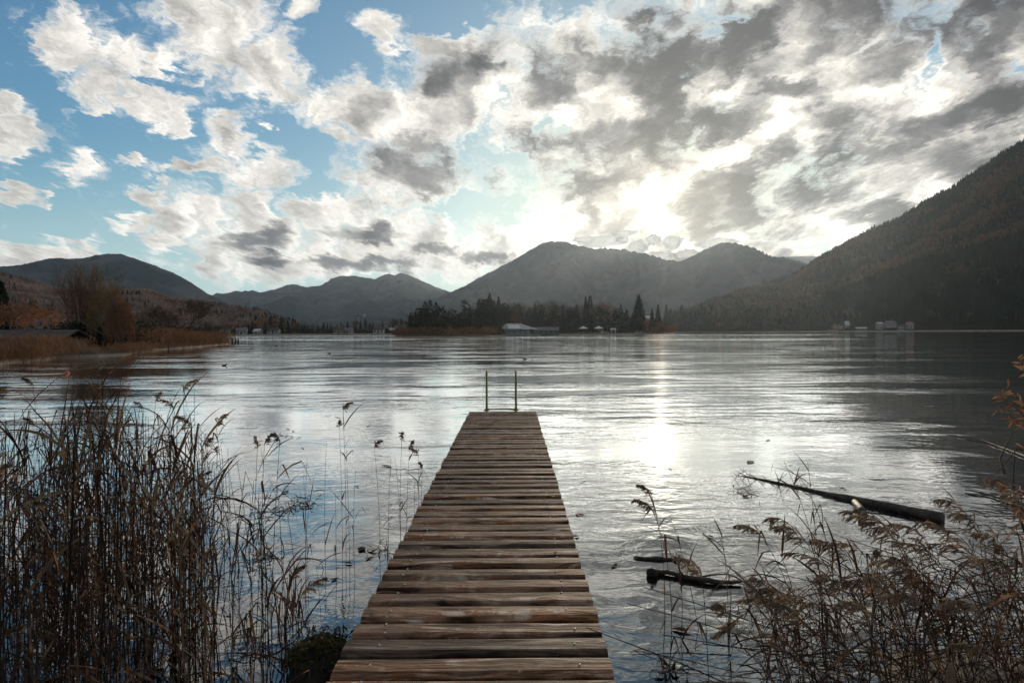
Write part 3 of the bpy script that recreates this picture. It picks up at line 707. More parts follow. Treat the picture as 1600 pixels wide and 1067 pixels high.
# peninsula: one entry per tree, (px, top py, Y, kind, width)
PT = [(614, 493, 315, 'bare', 1.0), (622, 494, 310, 'bare', 1.1), (632, 495, 300, 'bare', .9), (641, 489, 300, 'spruce', .95), (649, 494, 296, 'spruce', 1.0), (657, 483, 300, 'spruce', 1.1),
      (664, 471, 300, 'round', .62), (672, 469, 305, 'round', .66), (681, 472, 300, 'round', .60), (690, 492, 290, 'olive', 1.2), (697, 488, 300, 'brown', 1.3), (706, 486, 310, 'brown', 1.4), (716, 482, 315, 'brown', 1.4),
      (726, 479, 320, 'spruce', .8), (734, 476, 310, 'spruce', .75), (741, 492, 300, 'olive', 1.2), (748, 467, 330, 'spruce', .85), (754, 482, 335, 'olive', 1.0), (765, 458, 350, 'spruce', .95), (772, 470, 345, 'round', .55),
      (779, 463, 360, 'spruce', 1.0), (786, 474, 355, 'round', .6), (793, 470, 390, 'bare', .9), (800, 488, 350, 'orange', 1.5), (806, 466, 400, 'bare', .8), (813, 478, 365, 'spruce', .8), (822, 470, 395, 'bare', .9), (828, 480, 370, 'round', .7),
      (836, 473, 390, 'spruce', .7), (843, 465, 410, 'bare', .9), (850, 480, 400, 'brown', 1.2), (857, 472, 410, 'brown', 1.1), (866, 466, 415, 'bare', .9), (873, 485, 400, 'rust', 1.2), (879, 478, 410, 'spruce', .7), (886, 468, 420, 'bare', .9), (893, 484, 405, 'round', .8),
      (901, 476, 410, 'spruce', .75), (908, 466, 415, 'brown', .9), (915, 463, 420, 'spruce', .7), (922, 462, 425, 'round', .65), (930, 465, 420, 'brown', 1.1), (938, 469, 425, 'rust', 1.0), (946, 470, 420, 'brown', 1.1), (953, 472, 415, 'brown', 1.0), (961, 484, 410, 'round', .7),
      (970, 476, 415, 'spruce', 1.0), (979, 484, 415, 'round', .7), (988, 490, 405, 'spruce', .9), (998, 461, 405, 'spruce', 1.15), (1011, 495, 402, 'rust', 1.4), (1021, 498, 400, 'brown', 1.8), (1033, 500, 398, 'rust', 1.6), (1043, 505, 400, 'brown', 1.9),
      (1019, 482, 460, 'spruce', .9), (1028, 476, 460, 'spruce', .95)]
kindname = {'spruce': ('spruce_tree', 'dark spruce', 'spruce'), 'round': ('evergreen_tree', 'dense dark rounded evergreen', 'evergreen'), 'bare': ('bare_tree', 'bare leafless tree', 'bare tree'), 'brown': ('brown_tree', 'brown twiggy tree', 'tree'),
            'orange': ('autumn_tree', 'bright orange autumn tree', 'autumn tree'), 'rust': ('autumn_tree', 'rust red autumn tree', 'autumn tree'), 'olive': ('willow_tree', 'olive yellow willow', 'willow')}
def plant(lst, place, group, base=.8, jitter=0):
    cnt = {}; lst = sorted(lst, key=lambda q: q[0])
    tot = {}
    for q in lst: tot[q[3]] = tot.get(q[3], 0) + 1
    for i, (px, top, Y, kd, w) in enumerate(lst):
        nm, desc, cat = kindname[kd]; c = cnt.get(kd, 0); cnt[kd] = c + 1
        lab = f'only {desc} {place}' if tot[kd] == 1 else f'{desc} {place}, {ordn(c)} from the left'
        loc, H = by_pixel(kd, px, top, Y, base)
        make_tree(kd, i * 7 + c, loc, H, w, nm, lab, cat, group)
plant(PT, 'on the wooded peninsula', 'trees on the peninsula')
# low undergrowth between the peninsula trees
def scrub(name, pts, h, n, mat, seed, label, kind='stuff', cat='undergrowth', L=.45, up=0.0, sliver=.6):
    g = np.random.default_rng(seed); P = np.array(pts, float); seg = g.integers(0, len(P) - 1, n); f = g.random(n)
    wts = np.linalg.norm(np.diff(P[:, :2], axis=0), axis=1); seg = g.choice(len(P) - 1, n, p=wts / wts.sum())
    c = P[seg] + (P[seg + 1] - P[seg]) * f[:, None]
    hh = h * (.55 + .9 * vnoise(c[:, 0] / 2.5 + 9, c[:, 1] / 2.5, seed))
    c = c + np.stack([g.normal(0, 1.0, n), g.normal(0, 1.4, n), g.random(n) ** .8 * hh], -1)
    d = unit(g.normal(0, 1, (n, 3)) * (1 - up) + np.array([0, 0, 1.0]) * up); s = unit(np.cross(d, g.normal(0, 1, (n, 3))))
    l = L * g.uniform(.6, 1.4, (n, 1)); mb = MB(); mb.quads(c, d * l, s * l * sliver)
    return tag(mb.build(name, mat), label, cat, kind=kind)
line = lambda a: [[*XY(p, y), .6] for p, y in a]
scrub('undergrowth', line([(640, 285), (700, 280), (760, 285), (800, 345), (900, 390), (1000, 400), (1045, 402)]), 6.0, 12000, m_hedge, 1, 'dark undergrowth filling in below the peninsula trees', L=.5)
scrub('undergrowth', line([(640, 300), (700, 296), (752, 300), (800, 365), (900, 400), (985, 405)]), 12.0, 16000, m_hedge, 21, 'deeper band of dark thicket behind the peninsula trunks', L=.55)
scrub('reed_belt', line([(618, 300), (640, 262), (700, 247), (752, 252), (772, 275)]), 2.6, 7000, m_reedfar, 2, 'red brown reed belt along the near edge of the peninsula', cat='reeds', L=.5, up=.75, sliver=.15)
scrub('bushes', line([(1006, 392), (1025, 388), (1045, 392), (1056, 400)]), 4.5, 2500, m_rust, 3, 'reddish bare bushes on the right tip of the peninsula', cat='bushes', L=.35, sliver=.3)

# far village shore, left of centre
g_ = np.random.default_rng(5); VT = []
x = 318
while x < 618:
    kd = g_.choice(['spruce', 'brown', 'round', 'bare', 'olive'], p=[.30, .26, .24, .14, .06]); top = {'spruce': 503, 'brown': 507, 'round': 506, 'bare': 504, 'olive': 509}[kd] + g_.normal(0, 2.2)
    if 335 < x < 380: top += 2
    VT.append((x, top, float(shoreY(x)) + 22 + 30 * g_.random(), kd, {'spruce': .95, 'brown': 1.5, 'round': .9, 'bare': 1.3, 'olive': 1.4}[kd])); x += g_.uniform(3.6, 6.2)
VT += [(439, 499, 500, 'spruce', 1.0), (571, 498, 560, 'spruce', 1.0), (543, 502, 560, 'spruce', 1), (551, 505, 560, 'orange', 1.3), (366, 499, 520, 'orange', 1.3), (420, 505, 520, 'rust', 1.4)]
plant(VT, 'on the far village shore', 'trees on the far village shore', 1.4)
scrub('hedges', [[*XY(p, float(shoreY(p)) + 16), .8] for p in range(300, 640, 20)], 3.2, 6000, m_hedge, 4, 'low dark hedges along the far village shore', cat='hedges', L=.6)

# right-hand shore under the hill
RT = [(1041, 476, 850, 'spruce', .95), (1049, 482, 850, 'spruce', 1), (1056, 485, 840, 'spruce', 1), (1065, 477, 830, 'spruce', 1.15), (1074, 486, 830, 'spruce', 1), (1083, 480, 820, 'spruce', .8), (1090, 482, 820, 'spruce', .9), (1096, 475, 815, 'spruce', 1.15), (1104, 483, 810, 'spruce', 1), (1112, 487, 805, 'spruce', 1.1), (1118, 486, 805, 'spruce', .9), (1125, 500, 800, 'brown', 1.5),
      (1134, 486, 792, 'spruce', 1.35), (1147, 499, 790, 'brown', 1.5), (1158, 496, 790, 'brown', 1.5), (1168, 500, 790, 'olive', 1.5), (1179, 485, 785, 'spruce', 1.15), (1192, 496, 785, 'brown', 1.4), (1202, 497, 780, 'spruce', .9), (1212, 490, 785, 'spruce', .9), (1222, 495, 780, 'round', .8), (1232, 490, 780, 'spruce', .9), (1241, 494, 780, 'brown', 1.4),
      (1249, 478, 785, 'spruce', 1), (1257, 475, 790, 'spruce', 1), (1266, 480, 785, 'spruce', 1), (1275, 476, 785, 'spruce', 1), (1284, 480, 785, 'spruce', 1), (1292, 485, 790, 'spruce', 1)]
for x in np.arange(1046, 1296, 7.3): RT.append((x + g_.normal(0, 1.5), 487 + g_.normal(0, 3.5), float(shoreY(x)) + 14 + 14 * g_.random(), 'spruce', 1.15))
x = 1298
while x < 1610:
    kd = g_.choice(['spruce', 'brown', 'round', 'bare'], p=[.45, .25, .15, .15]); top = 484 + g_.normal(0, 4) - (x > 1450) * 4
    RT.append((x, top, float(shoreY(x)) + 48 + 20 * g_.random(), kd, {'spruce': 1.0, 'brown': 1.3, 'round': .8, 'bare': 1.2}[kd])); x += g_.uniform(6, 10)
plant(RT, 'on the right-hand shore', 'trees on the right-hand shore', 1.6)
scrub('hedges', [[*XY(p, float(shoreY(p)) + 30), .8] for p in range(1060, 1700, 20)], 3.4, 8000, m_hedge, 6, 'low dark bushes along the right-hand shore', cat='bushes', L=.8)

# forest covering the slope: nobody could count it
def forest(name, hill, u0, u1, n, seed, label, decid, mats, hmin=10, hmax=19, t1=1.0, t0=.03):
    g = np.random.default_rng(seed); u = g.uniform(u0, u1, n); t = g.uniform(t0, t1, n) ** .75
    ridge = int(n * .12); t[:ridge] = g.uniform(.97, 1.0, ridge)
    P = hill.pos(u, t, True); H = g.uniform(hmin, hmax, n)
    isd = (vnoise(P[:, 0] / 70, P[:, 1] / 45, seed) + g.normal(0, .13, n)) < decid
    mb = MB()
    # conifers: three stacked ragged tiers
    C = P[~isd]; Hc = H[~isd]; k = len(C)
    for (zb, zt, r) in ((.05, .55, .20), (.30, .78, .15), (.55, 1.0, .10)):
        a0 = g.random(k)[:, None] * 6.28 + np.arange(6)[None] * PI / 3
        rr = (Hc * r)[:, None] * g.uniform(.65, 1.25, (k, 6))
        ring = np.stack([C[:, 0:1] + np.cos(a0) * rr, C[:, 1:2] + np.sin(a0) * rr, C[:, 2:3] + (Hc * zb)[:, None] + g.normal(0, .3, (k, 6))], -1)
        top = C + np.stack([g.normal(0, .15, k), g.normal(0, .15, k), Hc * zt], -1)
        V = np.concatenate([ring, top[:, None]], 1).reshape(-1, 3); b = np.arange(k)[:, None] * 7; j = np.arange(6)[None]
        mb.add(V, None, np.stack([b + j, b + (j + 1) % 6, b + 6 + 0 * j], -1).reshape(-1, 3), m=0)
    D = P[isd]; Hd = H[isd] * .8; k = len(D); q = 26
    dirs = unit(g.normal(0, 1, (k, q, 3))); rad = (Hd * .26)[:, None, None] * g.uniform(.5, 1.0, (k, q, 1))
    c = D[:, None] + np.array([0, 0, 1.0]) * (Hd * .62)[:, None, None] + dirs * rad * np.array([1, 1, 1.25])
    d = unit(g.normal(0, 1, (k, q, 3))); s = unit(np.cross(d, g.normal(0, 1, (k, q, 3)))); L = (Hd * .10)[:, None, None]
    a_, b_ = (d * L).reshape(-1, 3), (s * L * .7).reshape(-1, 3); c = c.reshape(-1, 3)
    V = np.stack([c - a_, c - b_, c + a_, c + b_], 1).reshape(-1, 3)
    mm = 1 + (np.repeat(vnoise(D[:, 0] / 25, D[:, 1] / 25, 4) + g.normal(0, .10, k) > .70, q)).astype(int)
    mb.v.append(V); mb.q.append(np.arange(len(V)).reshape(-1, 4) + mb.n); mb.qm.append(mm); mb.n += len(V)
    return tag(mb.build(name, mats), label, 'forest', kind='stuff')
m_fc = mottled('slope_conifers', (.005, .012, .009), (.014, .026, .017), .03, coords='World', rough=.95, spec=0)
m_fd = mottled('slope_bare_beeches', (.085, .052, .036), (.17, .102, .068), .02, coords='World', rough=.95, spec=0, trans=.2)
m_fh = mottled('hazed_foothill_beeches', (.17, .125, .105), (.30, .21, .17), .02, coords='World', rough=.95, spec=0, trans=.2)  # brighter beeches: the foothill's hazy light is put into the colour
m_fo = mottled('slope_rusty_beeches', (.13, .065, .040), (.21, .11, .055), .03, coords='World', rough=.95, spec=0, trans=.3)
forest('hillside_forest', HG, 1040, 2000, 30000, 3, 'mixed forest of bare beeches and spruces covering the steep right-hand hillside', .60, [m_fc, m_fd, m_fo])
forest('spur_forest', HS, 1245, 2000, 7000, 4, 'dark spruce forest on the low spur in front of the hillside', .10, [m_fc, m_fd, m_fo], 12, 22)
forest('foothill_forest', HB, -200, 465, 12000, 5, 'hazy brown autumn forest on the left foothill', .80, [m_fc, m_fh, m_fo], 8, 14)

# left bank: every tree its own
g = np.random.default_rng(12)
def fan_willow(H=10, n=34, seed=3, half=.55):
    """many long stems fanning up from a low pollard head"""
    g = np.random.default_rng(seed); tr, br = MB(), MB()
    tr.tube([[0, 0, -.4], [0, 0, .8], [.05, 0, 1.7]], [.42, .36, .40], 9)
    for i in range(n):
        a = g.random() * 2 * PI; l = half * g.random() ** .6
        d = unit(np.array([math.cos(a) * l, math.sin(a) * l, 1.0])); L = H * g.uniform(.62, .86) * (1 - .25 * l)
        b = np.array([math.cos(a) * .2, math.sin(a) * .2, 1.3 + .4 * g.random()])
        P = [b]; dd = d.copy()
        for k in range(7):
            dd = unit(dd + g.normal(0, .05, 3) + np.array([0, 0, .05])); P.append(P[-1] + dd * L / 7)
        br.tube(P, np.linspace(.085, .022, 8), 4, cap=False)
        for k in range(2, 8):
            for _ in range(3):
                nd = unit(dd + g.normal(0, .33, 3) + np.array([0, 0, .15])); limb(br, P[k], nd, L * .20 * g.uniform(.6, 1.2), .024, 1, g, .35, .1, 4, .10, None, 3, .013, .7)
    zt = max(float(v[:, 2].max()) for v in br.v)
    for m_ in (tr, br):
        for v in m_.v: v *= H / zt
    return tr, br
m_twigr = mottled('rusty_brown_fine_twigs', (.085, .048, .030), (.165, .095, .055), 1.2)
proto('fan', m_bark, m_twigr, *fan_willow())
def weeping(seed, leaves=5200):
    g = np.random.default_rng(seed); tr, br = broad_mesh(seed, leaves=10, width=.34, stems=2)
    n = 420; a = g.random(n) * 2 * PI; r = 2.6 * g.random(n) ** .5; z0 = 10 * (1 - .45 * (r / 2.6) ** 2) * g.uniform(.6, 1.0, n)
    for i in range(n):
        p = np.array([math.cos(a[i]) * r[i], math.sin(a[i]) * r[i], z0[i]]); Ld = min(g.uniform(1.2, 4.2), p[2] - .2)
        o = np.array([math.cos(a[i]), math.sin(a[i]), 0]) * .25
        P = np.array([p, p + o + [0, 0, -Ld * .3], p + o * 1.6 + [0, 0, -Ld * .65], p + o * 1.9 + [0, 0, -Ld]]); br.tube(P, .012, 3, cap=False)
        m = 13; f = g.random(m); c = p + o * 1.7 * f[:, None] ** .5 + np.stack([g.normal(0, .10, m), g.normal(0, .10, m), -Ld * f], -1)
        d = unit(np.array([0, 0, -1.0]) + g.normal(0, .5, (m, 3))); s = unit(np.cross(d, g.normal(0, 1, (m, 3)))); br.quads(c, d * .16, s * .05, m=1)
    return tr, br
proto('weep', m_bark, [m_twig, m_olive], *weeping(31))
proto('weepr', m_bark, [m_twig, m_rust], *weeping(33))
def one(kind, px, top, Y, w, name, label, cat, var=0, base=.5):
    loc, H = by_pixel(kind, px, top, Y, base); make_tree(kind, var, loc, H, w, name, label, cat, 'trees on the left bank')
one('fan', 128, 404, 74, .98, 'pollard_willow', 'tall bare willow fanning out beside the boathouse on the left bank', 'bare tree')
one('weep', 166, 428, 70, .80, 'weeping_willow', 'olive brown weeping willow leaning over the water beside the bare one', 'willow')
one('weepr', 186, 452, 66, .80, 'weeping_willow', 'shorter rusty weeping willow at the water edge of the left bank', 'willow')
one('rust', 22, 462, 84, 1.5, 'autumn_tree', 'rust red bush-like tree behind the boathouse roof', 'autumn tree')
one('orange', 56, 468, 92, 1.6, 'autumn_tree', 'orange autumn tree between boathouse roof and bare willow', 'autumn tree')
one('spruce', 2, 441, 100, 1.5, 'spruce_tree', 'dark spruce cut off by the left picture edge', 'spruce')
one('bare', 249, 467, 104, 1.3, 'bare_tree', 'bare tree in the middle of the left bank hedge', 'bare tree', 0)
one('bare', 295, 464, 112, 1.5, 'bare_tree', 'spreading bare tree near the tip of the left bank', 'bare tree', 2)
one('bare', 228, 488, 100, 1.2, 'bare_tree', 'small bare tree just right of the weeping willows', 'bare tree', 3)
one('bare', 268, 482, 108, 1.2, 'bare_tree', 'thin bare tree between two larger bare ones on the left bank', 'bare tree', 1)
scrub('hedge', [[*XY(105, 78), .4], [*XY(205, 84), .4], [*XY(270, 98), .4], [*XY(330, 112), .4]], 2.6, 9000, m_hedge, 7, 'dark hedge running along the middle of the left bank', cat='hedge', L=.16)
scrub('thicket', [[*XY(98, 70), .4], [*XY(150, 72), .4], [*XY(205, 72), .4]], 2.4, 6000, m_hedge, 8, 'dark thicket below the willows on the left bank', cat='thicket', L=.15)
scrub('reed_belt', [[-36, 34, .1], [*XY(-5, 44), .1], [*XY(50, 50), .1], [*XY(98, 57), .1]], 1.3, 16000, m_reedfar, 9, 'russet reeds in front of the dark boathouse', cat='reeds', L=.20, up=.85, sliver=.07)
scrub('reed_belt', [[*XY(205, 71), .1], [*XY(240, 79), .1], [*XY(290, 90), .1], [*XY(330, 106), .1], [*XY(352, 118), .1]], 1.9, 16000, m_reedfar, 10, 'brown reeds edging the tip of the left bank', cat='reeds', L=.26, up=.85, sliver=.07)

scrub('reed_belt', [[*XY(120, 58), .1], [*XY(165, 59.5), .1], [*XY(208, 62.5), .1], [*XY(212, 68), .1]], .9, 5000, m_reedfar, 13, 'low reeds on the bend of the left bank below the willows', cat='reeds', L=.17, up=.85, sliver=.07)
# ------------------------------------------------------------------ buildings and small things on the shores
m_wall = mottled('white_render_wall', (.17, .17, .17), (.29, .285, .27), .8)
m_roofg = mottled('pale_grey_roof', (.34, .32, .30), (.48, .45, .42), .6)
m_roofd = mottled('dark_brown_roof', (.040, .028, .022), (.07, .05, .04), .8)
m_roofr = mottled('faded_pink_roof', (.20, .10, .09), (.27, .14, .12), .6)
m_roofm = mottled('mauve_grey_roof', (.12, .085, .10), (.17, .12, .14), .6)
m_timber = mottled('dark_boathouse_timber', (.018, .016, .014), (.045, .038, .032), 1.5, stretch=(1, 1, .2))
m_win = mottled('dark_window_glass', (.02, .025, .03), (.035, .04, .045), 2, rough=.15, spec=.6)
m_white = mottled('white_canvas', (.70, .68, .64), (.80, .78, .74), 3, trans=.2)
m_greenw = mottled('green_painted_boards', (.03, .07, .045), (.05, .10, .06), 2)
m_grey = mottled('grey_steel', (.16, .17, .18), (.24, .25, .26), 2, rough=.5)
m_plank = mottled('pale_plank_wood', (.14, .11, .085), (.24, .19, .15), 3)

def prism(mb, L, Dp, z0, z1, over=.3, th=.18):
    """gable roof, ridge along x, with real thickness"""
    x = L / 2 + over; y = Dp / 2 + over; e = z0 - over * (z1 - z0) / (Dp / 2)
    for s in (-1, 1):
        a = [[-x, s * y, e], [x, s * y, e], [x, 0, z1], [-x, 0, z1]]; b = [[p[0], p[1], p[2] + th] for p in a]
        V = a + b; mb.add(V, [[0, 1, 2, 3], [4, 7, 6, 5], [0, 4, 5, 1], [1, 5, 6, 2], [2, 6, 7, 3], [3, 7, 4, 0]])
def house(name, label, cat, loc, L, Dp, h, rh, wall, roof, rz=0, group=None, nwin=3, floors=1, chimney=True, door=True):
    e = tag(empty(name, loc, rz), label, cat, group)
    mb = MB(); mb.box((0, 0, h / 2 - .3), (L, Dp, h + .6))
    mb.add([[-L / 2, -Dp / 2, h], [-L / 2, Dp / 2, h], [-L / 2, 0, h + rh], [L / 2, -Dp / 2, h], [L / 2, Dp / 2, h], [L / 2, 0, h + rh]], None, [[0, 1, 2], [3, 5, 4]])
    mb.build('wall', wall, e)
    mb = MB(); prism(mb, L, Dp, h, h + rh); r = mb.build('roof', roof, e)
    if chimney:
        mb = MB(); mb.box((L * .22, Dp * .12, h + rh * .95), (.7, .7, rh * .9)); mb.build('chimney', wall, r)
    for f in range(floors):
        for i in range(nwin):
            x = -L / 2 + L * (i + .5) / nwin; z = h * (f + .55) / floors
            if door and f == 0 and i == nwin // 2:
                mb = MB(); mb.box((x, -Dp / 2 - .03, 1.05), (1.1, .10, 2.1)); mb.build('door', m_timber, e); continue
            mb = MB(); mb.box((x, -Dp / 2 - .02, z), (min(1.5, L / nwin * .5), .08, min(1.4, h / floors * .5))); mb.build('window', m_win, e)
    return e
def gp(px, Y, z=1.2):
    p = at(px, 500, Y); return (p[0], Y, z)
# boathouse on the left bank
e = tag(empty('boathouse', (-44.6, 61.0, .12), .06), 'long low dark timber boathouse behind russet reeds on the left bank', 'boathouse')
mb = MB(); mb.box((0, 0, .75), (10.4, 4.2, 1.5)); mb.build('wall', m_timber, e)
mb = MB(); prism(mb, 10.4, 4.2, 1.42, 2.05, .5, .12); mb.build('roof', m_roofd, e)
for x in (-3.2, 0, 3.2):
    mb = MB(); mb.box((x, -2.13, .8), (1.4, .08, 1.2)); mb.build('door', m_timber, e)
for x in (-4.9, -1.6, 1.6, 4.95):
    mb = MB(); mb.box((x, -2.45, .65), (.14, .14, 1.5)); mb.build('post', m_timber, e)
# little jetties
def jetty(label, a, b, w=.9, z=.42, posts=5, mat=m_plank):
    a, b = np.array(a), np.array(b); c = (a + b) / 2; L = np.linalg.norm(b - a); rz = math.atan2(b[1] - a[1], b[0] - a[0])
    e = tag(empty('jetty', (c[0], c[1], 0), rz), label, 'jetty')
    mb = MB()
    n = int(L / .3)
    for i in range(n): mb.box((-L / 2 + (i + .5) * L / n, 0, z), (L / n - .03, w, .05))
    mb.build('deck', mat, e)
    for i in range(posts):
        x = -L / 2 + L * (i + .3) / posts
        for s in (-1, 1):
            mb = MB(); mb.tube([[x, s * w * .42, -1.2], [x, s * w * .42, z + .25]], .07, 7); mb.build('post', m_timber, e)
jetty('thin pale plank jetty below the willows on the left bank', XY(122, 64)[:2], XY(212, 67)[:2])
jetty('low plank walkway out from the reeds of the left bank', XY(213, 77)[:2], XY(268, 83)[:2], posts=4)
for i, (px, Y) in enumerate([(363, 123), (368, 124), (372, 124.5)]):
    p = XY(px, Y); mb = MB(); mb.tube([[0, 0, -1.5], [0, 0, .4], [.02, .01, .95 - .12 * i]], [.17, .16, .13], 8); mb.tube([[0, 0, .90 - .12 * i], [.02, 0, .99 - .12 * i]], [.14, .10], 8)
    o = mb.build('mooring_post', m_timber); o.location = (p[0], p[1], 0)
    tag(o, ['dark mooring post nearest the tip of the left bank', 'dark mooring post between two others off the left bank', 'outermost dark mooring post off the tip of the left bank'][i], 'mooring post', 'mooring posts off the left bank')
# restaurant pavilion on the peninsula
Yb = 318
bx = gp(787, Yb, .2)
e = tag(empty('lakeside_pavilion', (gp(805, Yb)[0], Yb, .35)), 'white lakeside pavilion with bright awning on the tip of the peninsula', 'pavilion')
x0 = (776 - 805) / F * Yb; x1 = (838 - 805) / F * Yb
mb = MB(); mb.box(((x0 + x1) / 2 - 1.2, 0, 1.2), (x1 - x0 - 3.4, 7, 3.1)); mb.build('wall', m_wall, e)
mb = MB(); c = (x0 + x1) / 2
mb.add([[x0 - .6, -4.6, 2.9], [x1 + .6, -4.6, 2.5], [x1 - 2, 4, 3.0], [x0 + .5, 4, 3.2], [x0 + 5.0, -.5, 5.3], [x1 - 7.0, -.5, 5.2]], [[0, 1, 5, 4], [2, 3, 4, 5]], [[1, 2, 5], [3, 0, 4]]); mb.build('roof', m_roofg, e)
mb = MB(); mb.add([[x0 + 5.2, -5.0, 2.95], [x0 + 11.0, -5.0, 2.95], [x0 + 10.4, -2.2, 4.6], [x0 + 5.8, -2.2, 4.6], [x0 + 5.2, -5.0, 2.7], [x0 + 11.0, -5.0, 2.7], [x0 + 10.4, -2.0, 4.35], [x0 + 5.8, -2.0, 4.35]], [[0, 1, 2, 3], [4, 7, 6, 5], [0, 4, 5, 1], [1, 5, 6, 2], [3, 2, 6, 7], [0, 3, 7, 4]]); mb.build('awning', m_white, e)
for k in range(6):
    mb = MB(); mb.box((x0 + 1.4 + k * 2.35, -3.53, 1.3), (1.6, .1, 1.7)); mb.build('window', m_win, e)
mb = MB(); mb.box((c - 1.5, -5.2, -.15), (x1 - x0 - 1, 3.2, .3)); mb.build('terrace', m_wall, e)
for k in range(5):
    mb = MB(); mb.tube([[x0 + .6 + k * 4.1, -6.2, -2], [x0 + .6 + k * 4.1, -6.2, .1]], .14, 7); mb.build('post', m_timber, e)
house('low_hall', 'long low hall with mauve roof and green boarding right of the pavilion', 'hall', gp(853, 345, .6), 12.5, 6, 2.0, 1.4, m_greenw, m_roofm, 0, nwin=5, chimney=False)
house('beach_hut', 'small pale hut at the right of the parasols on the peninsula', 'hut', gp(958, 385, .7), 2.6, 2.4, 2.0, .7, m_wall, m_roofg, 0, nwin=1, chimney=False, door=True)
for i, px in enumerate((911.5, 935.5)):
    e = tag(empty('parasol', gp(px, 378, .75)), ['open white parasol on the peninsula beach, closer to the pavilion', 'open white parasol on the peninsula beach, closer to the hut'][i], 'parasol', 'white parasols on the peninsula beach')
    mb = MB(); mb.tube([[0, 0, 0], [0, 0, 3.9]], .06, 6); mb.build('pole', m_grey, e)
    mb = MB(); n = 8; th = np.arange(n) * 2 * PI / n; ri = np.stack([2.5 * np.cos(th), 2.5 * np.sin(th), 2.75 + 0 * th], -1); rj = ri * [1, 1, 1] - [0, 0, .22]; rk = ri * [.5, .5, 1] + [0, 0, .68]
    mb.add(np.vstack([rj, ri, rk, [[0, 0, 4.0]]]), [[k, (k + 1) % n, n + (k + 1) % n, n + k] for k in range(n)] + [[n + k, n + (k + 1) % n, 2 * n + (k + 1) % n, 2 * n + k] for k in range(n)], [[2 * n + k, 2 * n + (k + 1) % n, 3 * n] for k in range(n)])
    mb.build('canopy', m_white, e)
# white house half hidden behind the trees, right part of the peninsula
house('white_house', 'white house half hidden between spruces at the right end of the peninsula', 'house', gp(1018, 480, 1.0), 9, 7, 9.5, 1.8, m_wall, m_roofg, .1, nwin=3, floors=2)
# village houses, left
vh = [(352, 'small grey house nearest the left bank tip'), (378, 'white house low among dark trees'), (403, 'pale blue-white boathouse at the water'), (428, 'low white house under a rust red tree'), (529, 'pale house left of the crane'), (545, 'white house below the crane'), (592, 'white house near the peninsula'), (612, 'cream house at the narrow water beside the peninsula')]
for i, (px, lb) in enumerate(vh):
    Y = float(shoreY(px)) + 12
    house('village_house', lb + ' on the far village shore', 'house', gp(px, Y, 1.0), [6, 7, 5, 8, 7, 6, 8, 5][i], 5, [2.4, 2.8, 2.0, 2.4, 3.0, 2.6, 2.8, 2.4][i], 1.6, [m_wall, m_wall, m_wall, m_wall, m_plank, m_wall, m_wall, m_plank][i], [m_roofd, m_roofm, m_roofg, m_roofd, m_roofd, m_roofm, m_roofd, m_roofg][i], .2 * math.sin(i * 2.1), 'houses on the far village shore', nwin=3)
# village, right
rh = [(1301, 14, 5, 3.2, 4.2, m_plank, m_roofr, 'house with a big faded pink roof'), (1315, 7, 5, 4.4, 2.2, m_wall, m_roofd, 'narrow white house beside the pink-roofed one'), (1323, 6, 5, 3.2, 4.8, m_wall, m_roofg, 'white house with a steep pale gable'), (1345, 15, 6, 2.2, 1.4, m_greenw, m_roofg, 'long low green shed with pale roof'),
      (1374, 8, 6, 6.4, 1.8, m_wall, m_roofg, 'tall white house left of the mauve-roofed inn'), (1391, 14, 8, 4.6, 3.4, m_wall, m_roofm, 'large white inn under a mauve roof'), (1407, 8, 6, 4.8, 2.0, m_wall, m_roofd, 'white house under a dark roof right of the inn'), (1421, 9, 7, 4.4, 3.6, m_wall, m_roofr, 'white house with dull pink roof, last of the row')]
for i, (px, L, Dp, h, r, wm, rm, lb) in enumerate(rh):
    Y = float(shoreY(px)) + 20
    house('village_house', lb + ' on the right-hand shore', 'house', gp(px, Y, 1.6 + 1.5 * (i % 3)), L * .75, Dp * .8, h * .85, r * .85, wm, rm, .15 * math.sin(i * 1.7), 'houses on the right-hand shore', nwin=4, floors=2 if h > 4 else 1)
# chalet high on the slope
p = HG.pos(np.array([1224.0]), np.array([.62]))[0]
house('hillside_chalet', 'single pale chalet high on the wooded slope', 'chalet', (p[0], p[1] - 6, p[2] + 3), 14, 9, 7, 4, m_wall, m_roofg, .1, nwin=4, floors=2)
# tower crane behind the village
e = tag(empty('tower_crane', gp(560, 640, 2.0)), 'slim grey tower crane rising behind the far village trees', 'crane')
def lattice(mb, a, b, s, n, r=.10):
    a, b = np.array(a, float), np.array(b, float); ax = unit(b - a); u = unit(np.cross(ax, [0.3, 1, .1])); v = np.cross(ax, u)
    for (i, j) in ((-1, -1), (1, -1), (1, 1), (-1, 1)): mb.tube([a + (u * i + v * j) * s, b + (u * i + v * j) * s], r, 4)
    for k in range(n):
        p0 = a + (b - a) * k / n; p1 = a + (b - a) * (k + 1) / n; sg = 1 if k % 2 else -1
        mb.tube([p0 + (u * sg - v) * s, p1 + (-u * sg - v) * s], r * .7, 3); mb.tube([p0 + (u * sg + v) * s, p1 + (-u * sg + v) * s], r * .7, 3)
mb = MB(); lattice(mb, (0, 0, -1), (0, 0, 16.2), .55, 12, .16); mb.build('mast', m_grey, e)
mb = MB(); lattice(mb, (-20, 0, 16.6), (0, 0, 16.6), .35, 16, .11); mb.build('jib', m_grey, e)
mb = MB(); lattice(mb, (0, 0, 16.6), (6, 0, 16.6), .35, 5, .11); mb.build('counter_jib', m_grey, e)
mb = MB(); mb.box((5, 0, 15.8), (1.8, 1.4, 1.8)); mb.build('counterweight', m_grey, e)
